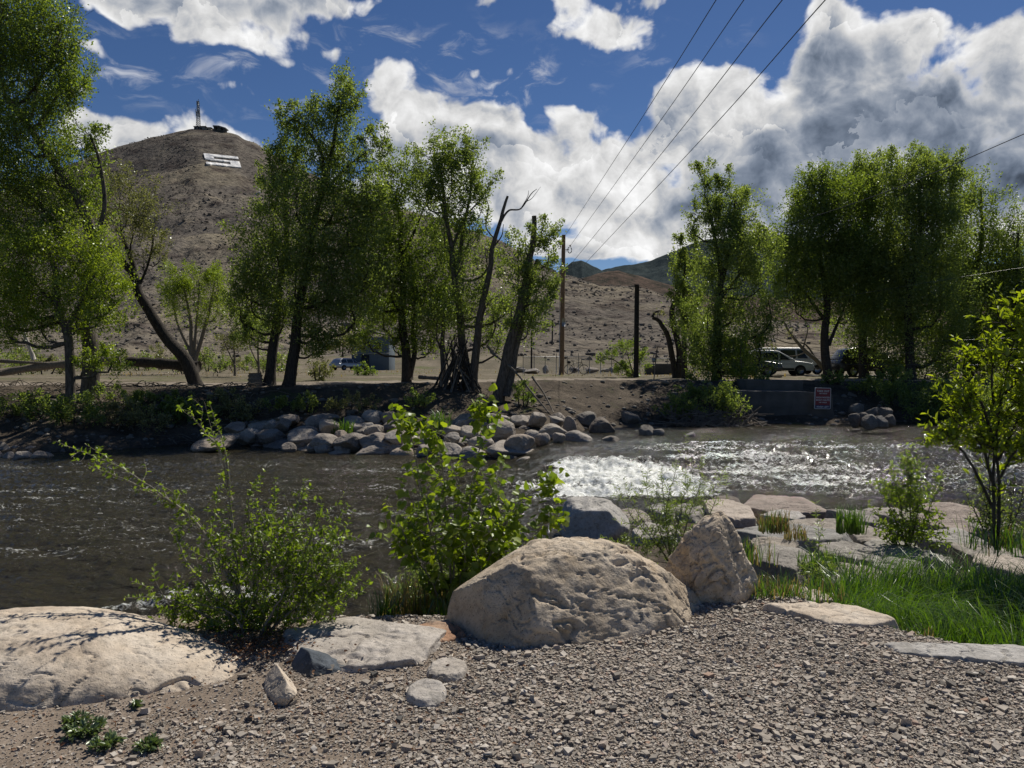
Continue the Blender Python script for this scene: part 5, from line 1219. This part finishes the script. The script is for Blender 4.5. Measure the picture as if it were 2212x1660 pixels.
# chain link fence: posts, rails, woven wire
m = bpy.data.materials.new('chain_link'); m.use_nodes = True; nt = m.node_tree; nt.nodes.clear()
v = pos(nt, obj=False); facs = []
for sgn in (1, -1):
    d = nd(nt, 'VectorMath', operation='DOT_PRODUCT'); nt.links.new(v, d.inputs[0]); d.inputs[1].default_value = (1/.06, 0, sgn/.06)
    fr = nd(nt, 'Math', operation='FRACT'); nt.links.new(d.outputs['Value'], fr.inputs[0])
    lt = nd(nt, 'Math', operation='LESS_THAN'); nt.links.new(fr.outputs[0], lt.inputs[0]); lt.inputs[1].default_value = .13; facs.append(lt.outputs[0])
mxm = nd(nt, 'Math', operation='MAXIMUM'); nt.links.new(facs[0], mxm.inputs[0]); nt.links.new(facs[1], mxm.inputs[1])
tr = nd(nt, 'BsdfTransparent'); pr = nd(nt, 'BsdfPrincipled', Metallic=.3, Roughness=.5); pr.inputs['Base Color'].default_value = (.4, .41, .41, 1)
ms = nd(nt, 'MixShader'); nt.links.new(mxm.outputs[0], ms.inputs[0]); nt.links.new(tr.outputs[0], ms.inputs[1]); nt.links.new(pr.outputs[0], ms.inputs[2])
nt.links.new(ms.outputs[0], nd(nt, 'OutputMaterial').inputs[0]); M['chain'] = m
def fence(x0, x1, Y, label, h=1.25, n=9, rails=(1.0,)):
    a, c = foot(x0, Y), foot(x1, Y); e = empty('chain_link_fence', a, label, 'fence')
    b = MB(); b.add([[0, .03, 0], c-a+[0, .03, 0], c-a+[0, .03, h], [0, .03, h]], [[0, 1, 2, 3]]); b.build('wire_mesh', M['chain'], e)
    for q in rails: b = MB(); b.tube([[0, 0, h*q], c-a+[0, 0, h*q]], [.024, .024], 6); b.build('rail', M['steel'], e)
    for i in range(n):
        p = (c-a)*i/(n-1); b = MB(); b.tube([p-[0, 0, .2], p+[0, 0, h+(.25 if i % 2 else .04)]], [.03, .03], 6); b.build('post', M['steel'], e)
fence(1130, 1345, 60, 'grey chain link fence behind the path and the utility pole', 1.3, 10)
fence(1382, 1560, 58, 'wire and rail fence right of the dark post', 1.15, 7, (1.0, .62))
o = MB(); o.box((0, 0, .35), (2.7, .5, .8)); o = bevel_obj(o.build('concrete_block', M['concrete']), .03); o.location = foot(1435, 55); tag(o, 'low concrete block at the path by the rail fence', 'block')

# bicycle leaning on the fence rocks
def bicycle(p, label):
    e = empty('bicycle', p, label, 'bicycle')
    for x in (-.53, .53):
        t = np.linspace(0, 2*math.pi, 25); b = MB(); b.tube(np.stack([x+.33*np.cos(t), 0*t, .35+.33*np.sin(t)], -1), np.full(25, .024), 6, cap=False); w = b.build('wheel', M['rubber'], e)
        b = MB()
        for q in range(10):
            a = q*math.pi/5; b.tube([[x, 0, .35], [x+.31*math.cos(a), 0, .35+.31*math.sin(a)]], [.006, .006], 4, cap=False)
        b.tube([[x, -.04, .35], [x, .04, .35]], [.03, .03], 8); b.build('spokes', M['steel'], w)
    b = MB()
    for a, c in (((-.53, 0, .35), (-.1, 0, .33)), ((-.53, 0, .35), (-.2, 0, .78)), ((-.1, 0, .33), (-.24, 0, .9)), ((-.1, 0, .33), (.38, 0, .82)), ((-.2, 0, .76), (.37, 0, .86)), ((.36, 0, .95), (.53, 0, .35))): b.tube([a, c], [.02, .02], 6)
    b.build('frame', M['dark_paint'], e)
    b = MB(); b.tube([[.36, 0, .93], [.34, 0, 1.05], [.36, -.28, 1.07]], [.017]*3, 6); b.tube([[.34, 0, 1.05], [.36, .28, 1.07]], [.017]*2, 6); b.build('handlebar', M['iron'], e)
    b = MB(); b.add(ico(2)[0]*[.14, .07, .035]+[-.25, 0, .95], ico(2)[1]); b.build('saddle', M['rubber'], e)
    b = MB(); b.tube([[-.1, -.05, .33], [-.1, .05, .33]], [.09, .09], 12); b.build('crank', M['iron'], e)
    b = MB(); b.add(ico(2)[0]*[.13, .12, .12]+[-.52, 0, .86], ico(2)[1]); b.build('rear_bag', M['rubber'], e)
    return e
bicycle(foot(1245, 55.5), 'bicycle parked by the fence just right of the utility pole')

# ---- cars
def car(label, p, rz, paint, kind='suv', L=4.5, W=1.8, Hh=1.65):
    e = empty('parked_car', p, label, 'car', rz=rz)
    h1 = Hh*.58
    if kind == 'van':
        body = [(-L/2, .35), (-L/2, h1*1.0), (-L/2+.05, h1), (L/2-1.0, h1), (L/2-.25, h1*.84), (L/2-.02, h1*.7), (L/2, .35)]
        roof = [(-L/2+.06, h1), (-L/2+.16, Hh-.05), (-L/2+.4, Hh), (L*.08, Hh), (L*.17, Hh-.05), (L/2-1.0, h1)]
    else:
        body = [(-L/2, .4), (-L/2-.02, h1*.8), (-L/2+.1, h1), (L*.22, h1*1.0), (L*.34, h1*.95), (L/2-.16, h1*.84), (L/2-.02, h1*.66), (L/2, .5), (L/2-.05, .32), (-L/2+.1, .32)]
        roof = [(-L/2+.12, h1), (-L/2+.52, Hh-.12), (-L/2+.95, Hh-.02), (-L*.08, Hh), (L*.03, Hh-.06), (L*.27, h1)]
    b = MB(); b.prism(body, -W/2, W/2); o = bevel_obj(b.build('body', paint, e), .09, 3)
    for q in (-L*.31, L*.31):
        for sd_ in (-1, 1):
            b = MB(); t = np.linspace(0, 2*math.pi, 25); R_ = .34
            b.tube([[q, sd_*(W/2-.1), R_], [q, sd_*(W/2+.03), R_]], [R_, R_], 22); w = b.build('wheel', M['rubber'], e)
            b = MB(); b.tube([[q, sd_*(W/2+.0), R_], [q, sd_*(W/2+.045), R_]], [R_*.64, R_*.58], 16); b.build('rim', M['rim'], w)
    n = len(roof); b = MB(); zz = lambda z: (W/2-.05)-(z-h1)*.34
    A = [(x, -zz(z), z) for x, z in roof]+[(x, zz(z), z) for x, z in roof]
    b.add(A, [[i, (i+1) % n, n+(i+1) % n, n+i] for i in range(n)], [list(range(n))[::-1]], [list(range(n, 2*n))]); bevel_obj(b.build('cabin', paint, e), .05, 2)
    # windows set a little proud of the cabin sides
    xs = [roof[1][0]+.12, roof[2][0]+.15, -.05, roof[3][0]+.02]; cuts = [(-L/2+.5, -L*.2), (-L*.18, L*.02), (L*.04, L*.185)]
    for sd_ in (-1, 1):
        for (xa, xb) in cuts:
            z0, z1 = h1+.06, Hh-.16; ta = xa; tb_ = min(xb, (L*.15 if kind == 'van' else L*.27-(z1-h1)/(Hh-.06-h1)*L*.24)-.16)
            V = []
            for off in (0., .02):
                for (x, z) in ((xa, z0), (xb, z0), (tb_, z1), (ta+(.14 if xa < -L*.3 else 0), z1)): V.append((max(x, ta+.02), sd_*(zz(z)+.008+off), z))
            b = MB(); b.add(V, [[0, 1, 2, 3], [4, 5, 6, 7][::-1], [0, 1, 5, 4], [1, 2, 6, 5], [2, 3, 7, 6], [3, 0, 4, 7]]); b.build('window', M['glass'], e, False)
    xa, xb = (L/2-1.06, L*.165) if kind == 'van' else (L*.262, L*.05)
    b = MB(); z0, z1 = h1+.05, Hh-.1
    V = [(xa+.0, -zz(z0)+.1, z0), (xa, zz(z0)-.1, z0), (xb, zz(z1)-.1, z1), (xb, -zz(z1)+.1, z1)]; V = V+[(x+.03, y, z+.02) for x, y, z in V]
    b.add(V, [[0, 1, 2, 3], [7, 6, 5, 4], [0, 4, 5, 1], [1, 5, 6, 2], [2, 6, 7, 3], [3, 7, 4, 0]]); b.build('windscreen', M['glass'], e, False)
    for sd_ in (-1, 1):
        b = MB(); b.box((L/2-.16, sd_*(W/2-.3), h1*.76), (.26, .42, .16)); bevel_obj(b.build('headlight', M['lamp_lens'], e), .03)
        b = MB(); b.box((L*.19, sd_*(W/2+.1), h1+.08), (.14, .2, .15)); bevel_obj(b.build('mirror', paint, e), .03)
    b = MB(); b.box((L/2+.0, 0, .45), (.1, W*.9, .22)); bevel_obj(b.build('bumper', M['black_trim'], e), .03)
    for sd_ in (-1, 1):
        b = MB(); b.box((0, sd_*(W/2+.005), .42), (L*.46, .05, .12)); b.build('sill', M['black_trim'], e)
        b = MB(); b.box((-.15, sd_*(W/2+.012), h1*.86), (.16, .03, .035)); b.build('handle', paint, e)
    return e
car('white crossover car parked nose right between the trees on the right bank', foot(1672, 50), -.12, M['white_paint'], 'suv', 4.5, 1.8, 1.62)
car('dark car parked at the left end of the row with only its front showing', foot(1607, 47.5), -.3, M['dark_paint'], 'suv', 4.4, 1.8, 1.6)
car('white van with dark windows parked behind the white crossover', foot(1706, 55), .0, M['white_paint'], 'van', 5.0, 1.9, 1.85)
car('black off road car in deep shade at the right end of the parked row', foot(1872, 48), .05, M['black_paint'], 'suv', 4.2, 1.85, 1.75)
car('white car parked by the blue building far behind the trees', foot(752, 96), .9, M['silver_paint'], 'suv', 4.4, 1.8, 1.5)
b = MB(); b.box((0, 0, .004), (7, 3.4, .008)); o = b.build('pavement', M['concrete']); o.location = foot(1850, 49)+[0, 0, .02]; tag(o, kind='structure')

# blue building
e = empty('blue_building', foot(800, 97), 'blue grey two storey building half hidden behind the central trees', 'building')
M['blue_wall'] = plain('blue_wall', (.085, .115, .14), .8, nscale=2, var=.15)
b = MB(); b.box((0, 2.5, 1.9), (4.6, 5, 4.4)); bevel_obj(b.build('wall', M['blue_wall'], e), .03)
b = MB(); b.prism([(-2.7, 4.05), (0, 4.75), (2.7, 4.05), (2.7, 4.2), (0, 4.95), (-2.7, 4.2)], -.3, 5.3); b.build('roof', M['iron'], e, False)
for x in (-1.0, .9):
    b = MB(); b.box((x, -.03, 3.0), (1.05, .08, .95)); f = b.build('window', M['steel'], e); b = MB(); b.box((x, -.08, 3.0), (.9, .05, .8)); b.build('pane', M['glass'], f)
b = MB(); b.box((-.6, -.03, .9), (.95, .08, 2)); b.build('door', M['iron'], e)
b = MB(); b.box((0, -.05, 2.1), (4.7, .12, .12)); b.build('trim', M['steel'], e)

# concrete wall of the old bridge abutment
def wall_quad(name, pts, Y, th, label, mt):
    P = [at(x, y, Y) for x, y in pts]; e0 = P[0].copy()
    b = MB(); b.prism([(p[0]-e0[0], p[2]-e0[2]) for p in P], 0, th); o = bevel_obj(b.build(name, M[mt]), .04); o.location = e0; return tag(o, label, 'wall')
wall_quad('concrete_wall', [(1596, 945), (1806, 950), (1798, 852), (1735, 846), (1596, 845)], 34.4, 2.0, 'low grey concrete wall at the water behind the red sign', 'concrete')
wall_quad('concrete_wall', [(1612, 850), (1735, 850), (1735, 822), (1612, 820)], 36.2, 1.6, 'upper step of the concrete wall below the parked cars, set back in shade', 'concrete')
# sign
M['sign_red'] = plain('sign_red', (.20, .022, .03), .5, var=.06)
M['sign_blue'] = plain('sign_blue', (.016, .03, .10), .5, var=.05)
M['sign_white'] = plain('sign_white', (.62, .62, .6), .5, var=.04)
sY = 34.1; s = sY/F
p0 = at(1776, 884, sY); e = empty('river_sign', p0, 'red and white TAKE OUT river sign on the concrete wall', 'sign')
e.rotation_euler = (0, math.radians(1.5), math.radians(8))
w, h = 37*s, 46*s
def rrect(w, h, r, n=5):
    P = []
    for (cx, cz, a0) in ((w/2-r, h-r, 0), (-w/2+r, h-r, 90), (-w/2+r, r, 180), (w/2-r, r, 270)):
        for k in range(n+1): a = math.radians(a0+90*k/n); P.append((cx+r*math.cos(a), cz+r*math.sin(a)))
    return P
b = MB(); b.prism(rrect(w, h, .05), -.02, .01); b.build('border', M['sign_white'], e, False)
b = MB(); b.prism([(x, z*1.0+.022) for x, z in rrect(w-.05, h-.044, .035)], -.026, -.02); b.build('panel', M['sign_red'], e, False)
b = MB(); b.prism([(x, z+.024) for x, z in rrect(w-.056, h*.155, .025)], -.031, -.026); b.build('blue_band', M['sign_blue'], e, False)
def words(t, z, size, mt, wmax):
    cu = bpy.data.curves.new('txt', 'FONT'); cu.body = t; cu.size = size; cu.align_x = 'CENTER'; cu.extrude = .003; cu.offset = size*.018
    to = bpy.data.objects.new('txt', cu); COL.objects.link(to); bpy.context.view_layer.update()
    me = bpy.data.meshes.new_from_object(to.evaluated_get(bpy.context.evaluated_depsgraph_get())); bpy.data.objects.remove(to); bpy.data.curves.remove(cu)
    o = link('lettering', me, None, e); me.materials.clear(); me.materials.append(M[mt])
    xs = [v.co.x for v in me.vertices]; k = min(1.15, wmax/(max(xs)-min(xs)))
    o.location = (0, -.035, z); o.rotation_euler = (math.pi/2, 0, 0); o.scale = (k, 1, 1)
words('TAKE OUT', h*.80, h*.125, 'sign_white', w*.78); words('100 YARDS', h*.705, h*.072, 'sign_white', w*.58)
words('HIGH WATER', h*.505, h*.105, 'sign_white', w*.84); words('BOAT CHUTE', h*.385, h*.105, 'sign_white', w*.84); words('100 YARDS', h*.285, h*.072, 'sign_white', w*.58)
words('RIVER LEFT', h*.065, h*.108, 'sign_white', w*.84)
# leaning plank of broken concrete beside it
b = MB(); A = at(1812, 912, 36.8); B_ = at(1842, 852, 37.6); d = (B_-A)/np.linalg.norm(B_-A); sx_ = np.array([1, 0, 0])-d*d[0]; sx_ /= np.linalg.norm(sx_); n_ = np.cross(d, sx_)
b.box((0, 0, 0), (.42, .16, np.linalg.norm(B_-A)), np.stack([sx_, n_, d], 1)); o = bevel_obj(b.build('plank', BK['drift']), .02); o.location = (A+B_)/2; tag(o, 'broken grey plank leaning on the bank right of the red sign', 'plank')

# dead wood on the banks
def wood(name, label, cat, pts, r0, r1, bk='drift', n=12, sides=9, branches=(), wob=.3):
    P = np.array([at(*p) for p in pts]); e = empty(name, P[0], label, cat); Q = spline(P, n)-P[0]
    b = MB(); R = np.linspace(r0, r1, n)*(1+.12*np.sin(np.arange(n)*2.3)); b.tube(Q, R, sides); b.build('trunk', BK[bk], e)
    for br in branches:
        B2 = np.array([at(*p) for p in br[0]])-P[0]; b = MB(); b.tube(spline(B2, 10), np.linspace(br[1], br[1]*.25, 10), 6); b.build('branch', BK[bk], e)
    return e
wood('fallen_log', 'thick dark log lying along the bank top, its right end under the leaning tree', 'log', [(275, 781, 33.5), (340, 785, 33.5), (430, 793, 33.4)], .19, .25, 'dark')
wood('fallen_log', 'long weathered fallen trunk lying at the left bank behind the twin trunks', 'log', [(0, 806, 33), (90, 792, 33.4), (180, 784, 33.8), (260, 778, 34.2)], .15, .2, 'drift', branches=[([(0, 780, 33), (70, 784, 33.2), (140, 787, 33.6)], .1)])
wood('dead_tree', 'bleached white dead tree leaning at the far left behind the log', 'tree', [(74, 778, 37), (58, 735, 37), (42, 690, 37), (22, 640, 37)], .10, .035, 'pale', branches=[([(46, 700, 37), (62, 688, 37), (72, 682, 36.8), (68, 660, 36.8)], .035), ([(57, 733, 37), (42, 722, 37), (36, 724, 37)], .03), ([(36, 672, 37), (52, 665, 37), (48, 652, 37)], .025), ([(30, 655, 37), (14, 640, 37)], .03)])
wood('stump', 'tall broken stump with peeling wood on the bank right of the dark post', 'stump', [(1494, 905, 37), (1500, 870, 37.2), (1508, 838, 37.4)], .34, .22, 'drift', branches=[([(1486, 905, 37), (1484, 880, 37), (1482, 868, 37)], .13)])
wood('stump', 'cut flat topped stump at the bank top left of the twin dark trunks', 'stump', [(552, 838, 33), (551, 806, 33)], .34, .27, 'drift')
wood('fallen_log', 'slender log lying level on the bank beside the stick pile', 'log', [(905, 815, 35.5), (960, 818, 35), (1015, 816, 35)], .09, .07, 'drift')
for q, (pts, r, lb) in enumerate([([(1060, 760, 34), (1110, 800, 32.5), (1150, 850, 31.2), (1186, 892, 30.6)], .055, 'long bare driftwood pole slanting from the stick pile down to the jetty stones'),
    ([(1150, 815, 33), (1175, 850, 31.8), (1196, 892, 30.6)], .05, 'shorter bare driftwood pole crossing down to the jetty stones'),
    ([(1052, 748, 34.4), (1085, 780, 34.2), (1120, 812, 33.8)], .06, 'grey branch leaning on the right side of the stick pile')]):
    wood('driftwood_pole', lb, 'driftwood', pts, r, r*.5, 'drift', branches=[([pts[1], (pts[1][0]+14, pts[1][1]-6, pts[1][2]), (pts[1][0]+26, pts[1][1]-4, pts[1][2])], r*.5)])
# teepee of sticks
r = np.random.default_rng(31); pc = foot(988, 34.3); e = empty('stick_pile', pc, 'tall tangled teepee of dead sticks built round the trunks of the airy cottonwood', 'stick pile')
for k in range(46):
    a = r.random()*6.28; rad = r.uniform(.55, 1.25); hgt = r.uniform(1.1, 2.0)
    b = MB(); A = np.array([rad*math.cos(a), rad*.7*math.sin(a), -.2]); T_ = np.array([r.normal()*.25, r.normal()*.2, hgt])
    b.tube(spline([A, (A+T_)/2+r.normal(size=3)*.09, T_+(T_-A)*.12], 8), np.linspace(.045, .018, 8)*r.uniform(.7, 1.4), 6); b.build('stick', BK['dark' if k % 3 else 'drift'], e)
def tangle():
    r = np.random.default_rng(8); b = MB()
    for k in range(150):
        x = r.uniform(1440, 1640); y = r.uniform(888, 935); Y = 33.2-(y-888)/47*1.2; p = at(x, y, Y)
        d = r.normal(size=3)*[.5, .3, .22]; q = spline([p-d, p+r.normal(size=3)*.12, p+d], 7); b.tube(q, np.linspace(.03, .012, 7), 5, cap=False)
    tag(b.build('roots', BK['drift']), 'tangle of grey roots and washed up twigs along the far waterline', 'driftwood', kind='stuff')
    b = MB()
    for k in range(420):
        x = r.uniform(-40, 620); Y = r.uniform(27.6, 32.5); p = foot(x, Y, .03); d = r.normal(size=3)*[.5, .4, .06]+[0, -.15, .05]
        b.tube(spline([p-d*.6, p+r.normal(size=3)*.06+[0, 0, .1], p+d*.6], 6), np.linspace(.02, .007, 6), 4, cap=False)
    tag(b.build('brushwood', BK['twig']), 'dead twigs and roots littering the shaded left bank', 'brushwood', kind='stuff')
    # stones scattered down the shaded banks
    D, Fc = ico(2); n = 1500; px = r.uniform(-60, 2250, n); X = (px-CX)/F*30
    fw, ft = np.interp(X, FX, F_W), np.interp(X, FX, F_T); Y = fw+(ft-fw)*r.random(n)**1.3*.95+.1; X = (px-CX)/F*Y
    S = .05*np.exp(r.normal(size=n)*.55)
    V = D[None]*(1+.16*r.normal(size=(n, len(D), 1)))*(S[:, None]*np.array([1.2, 1, .7]))[:, None]+np.stack([X, Y, H(X, Y)+S*.2], -1)[:, None]
    b = MB(); b.add(V, (Fc[None]+np.arange(n)[:, None, None]*len(D)).reshape(-1, 3)); tag(b.build('stones', M['dark_rock']), 'small stones and cobbles strewn over the far bank', 'stones', kind='stuff')
tangle()
def far_grass():
    r = np.random.default_rng(15); n = 6000; px = r.uniform(-200, 1700, n); Y = 42+70*r.random(n); X = (px-CX)/F*Y
    cl = fbm(p2(X, Y, .16), 3, 6); ft = np.interp(X, FX, F_T); ok = (cl > .12) & (Y > ft+4.5); X, Y = X[ok], Y[ok]
    b = MB(); blades(b, np.stack([X, Y, H(X, Y)-.03], -1), r.uniform(.08, .28, len(X)), r.uniform(.03, .08, len(X)), r, .9)
    tag(b.build('dry_grass', LM['dry']), 'dry grass patches on the flat ground beyond the far bank', 'grass', kind='stuff')
far_grass()

# ---- the hilltop
def on_hill(x, y): return hit(x, y, 720, 140)
letter = {'white': [[(437, 332.7), (516, 340.5), (518.5, 348.5), (494, 345.5), (460.5, 339.3), (437.8, 337)], ]}
def hillside_letter():
    # five strokes of a block S lying on the slope (u along, v down; the outline leans as the slope does)
    q = [(440, 333.6), (514.5, 341.3), (521.5, 364.2), (446.5, 356.5)]   # tl tr br bl
    P = [on_hill(*c) for c in q]
    def uv(u, v):
        a = np.array(q[0])*(1-u)*(1-v)+np.array(q[1])*u*(1-v)+np.array(q[2])*u*v+np.array(q[3])*(1-u)*v
        return on_hill(a[0], a[1])
    b = MB()
    for (u0, u1, v0, v1) in [(0, 1, 0, .21), (0, .27, .21, .44), (0, 1, .44, .58), (.72, 1, .58, .80), (0, 1, .80, 1)]:
        nu, nv = max(3, int(18*(u1-u0))), 4
        G = np.array([[uv(u0+(u1-u0)*i/nu, v0+(v1-v0)*j/nv) for j in range(nv+1)] for i in range(nu+1)])
        up = np.array([0, -.5, .8])
        k = (nu+1)*(nv+1); i = np.arange(nu)[:, None]*(nv+1); j = np.arange(nv)[None]
        f = np.stack([i+j, i+nv+1+j, i+nv+2+j, i+j+1], -1).reshape(-1, 4)
        b.add(np.concatenate([(G+up*.75).reshape(-1, 3), (G-up*.3).reshape(-1, 3)]), f, f[:, ::-1]+k)
        ring = [(a, 0) for a in range(nu+1)]+[(nu, a) for a in range(1, nv+1)]+[(a, nv) for a in range(nu-1, -1, -1)]+[(0, a) for a in range(nv-1, 0, -1)]
        ids = np.array([a*(nv+1)+c for a, c in ring]); b.add(np.concatenate([(G+up*.75).reshape(-1, 3), (G-up*.3).reshape(-1, 3)]), np.stack([ids, np.roll(ids, -1), np.roll(ids, -1)+k, ids+k], -1))
    tag(b.build('hillside_letter', plain('whitewash', (.80, .79, .76), .9, nscale=.3, var=.14), None, False), 'huge whitewashed block letter S laid out on the hillside', 'letter')
hillside_letter()
Yh = 566.0; sh = Yh/F
def hb(x, y, Y=Yh): return at(x, y, Y)
M['tower_steel'] = plain('tower_steel', (.16, .17, .17), .5, .4)
p0 = hb(428.5, 280); e = empty('radio_tower', p0, 'lattice radio tower with antennas on the hilltop', 'tower')
hh = (280-220)*sh; leg = []
for (a, c) in ((-1, -1), (1, -1), (1, 1), (-1, 1)):
    b = MB(); f_ = lambda t: np.array([a*(1.25-.75*t), c*(1.25-.75*t), hh*t]); b.tube([f_(0)-[0, 0, 1], f_(.5), f_(1)], [.16, .15, .13], 6); b.build('leg', M['tower_steel'], e); leg.append(f_)
b = MB()
fs = [(lambda t, a=a, c=c: np.array([a*(1.25-.75*t), c*(1.25-.75*t), hh*t])) for (a, c) in ((-1, -1), (1, -1), (1, 1), (-1, 1))]
for k in range(13):
    for i in range(4):
        t0, t1 = k/13, (k+1)/13; A, B_ = fs[i], fs[(i+1) % 4]
        b.tube([A(t0), B_(t1)], [.08, .08], 4); b.tube([B_(t0), A(t1)], [.08, .08], 4); b.tube([A(t1), B_(t1)], [.08, .08], 4)
b.build('bracing', M['tower_steel'], e)
for (x, z, s_, hgt) in ((-1.1, .54, .42, 3.2), (1.0, .5, .55, 3.6), (.3, .60, .5, 2.6), (1.1, .62, .35, 2.6), (-.6, .92, .3, 3.0), (.6, .95, .28, 4.2), (-1.5, .66, .3, 1.8)):
    b = MB(); b.tube([[x, -1, hh*z-hgt/2], [x, -1, hh*z+hgt/2]], [s_*.6, s_*.6], 8); b.build('antenna', M['tower_steel'], e)
b = MB(); b.tube([[1.2, -1, hh*.46], [1.2, -1.5, hh*.46]], [.9, .9], 16); b.build('dish', M['white_paint'], e)
def hut(x0, y0, x1, y1, label, mt, Y=Yh, name='hut', roofmt='iron'):
    a, c = hb(x0, y1, Y), hb(x1, y0, Y); w, h = c[0]-a[0], c[2]-a[2]; e = empty(name, [(a[0]+c[0])/2, Y, a[2]], label, 'hut')
    b = MB(); b.box((0, 2, h/2-.6), (w, 5, h+.2)); bevel_obj(b.build('wall', M[mt], e), .05)
    b = MB(); b.box((0, 2, h-.3), (w+.7, 5.7, .35)); b.build('roof', M[roofmt], e)
    b = MB(); b.box((-w*.2, -.55, h*.33), (min(1.0, w*.3), .12, min(2, h*.6))); b.build('door', M['iron'], e)
M['hut_wall'] = plain('hut_wall', (.20, .19, .175), .9)
M['tan_hut'] = plain('tan_hut', (.33, .28, .215), .9)
hut(419.5, 273, 428, 281, 'small dark equipment hut left of the radio tower foot', 'hut_wall', name='hut')
hut(431, 272.8, 444.5, 283, 'square grey equipment hut right of the radio tower', 'hut_wall')
hut(445, 275.5, 456.5, 284.5, 'low tan hut right of the grey equipment hut', 'tan_hut')
b = MB(); p = hb(444.8, 283); b.tube([[0, 0, 0], [0, 0, 17*sh]], [.16, .1], 6); o = b.build('mast', M['tower_steel']); o.location = p; tag(o, 'short thin mast between the two equipment huts', 'mast')
# lookout shelter with its stair
p0 = hb(474.5, 285.5); e = empty('lookout_shelter', p0, 'grey lookout shelter with a sloping flat roof and open sides on the hilltop', 'shelter')
U = lambda x, y: ((x-481)*sh, -(y-291)*sh)
poly = [U(469, 281.5), U(470, 279.4), U(482, 279.8), U(497, 284.3), U(496.5, 286.8), U(482, 283.6)]
b = MB(); b.prism(poly, -3, 3); b.build('roof', M['steel'] if False else M['concrete'], e, False)
for xa, xb, ya, yb in ((470.5, 474, 281, 291), (478.5, 486, 282, 293), (490.5, 494.5, 284, 296)):
    (x0, z0), (x1, z1) = U(xa, yb), U(xb, ya); b = MB(); b.box(((x0+x1)/2, 0, (z0+z1)/2), (x1-x0, 4.6, z1-z0)); b.build('pillar', M['concrete'], e)
(x0, z0), (x1, z1) = U(470, 291.5), U(494, 288.5); b = MB(); b.box(((x0+x1)/2, .3, (z0+z1)/2-.3), (x1-x0, 5, .8)); b.build('parapet', M['concrete'], e)
a, c = hb(476, 288.5, 562), hb(481, 300, 556); e = empty('stairway', c, 'pale concrete stairway running down the slope below the lookout shelter', 'stairs')
for k, dx in enumerate((-1.3, 1.3)):
    b = MB(); b.tube([[dx, 0, .2], a-c+[dx, 0, .6]], [.45, .45], 6); b.build('side_wall', M['concrete'], e)
b = MB()
for k in range(16): t = k/15; q = (a-c)*t; b.box(q+[0, 0, .1], (2.2, .5, .35))
b.build('steps', M['concrete'], e)
b = MB(); p = c+[0, -1, .1]; b.box((0, 0, 0), (7, 2.5, .8)); o = bevel_obj(b.build('landing', M['concrete']), .1); o.location = p; tag(o, 'small concrete landing at the foot of the hilltop stairway', 'landing')
p = on_hill(556, 422); b = MB(); b.box((0, 0, .5), (4.4, .8, .9)); o = b.build('white_panel', M['white_paint']); o.location = p+np.array([0, 0, .1]); o.rotation_euler = (0, -.55, 0); tag(o, 'small white panel on the slope below and right of the letter', 'panel')
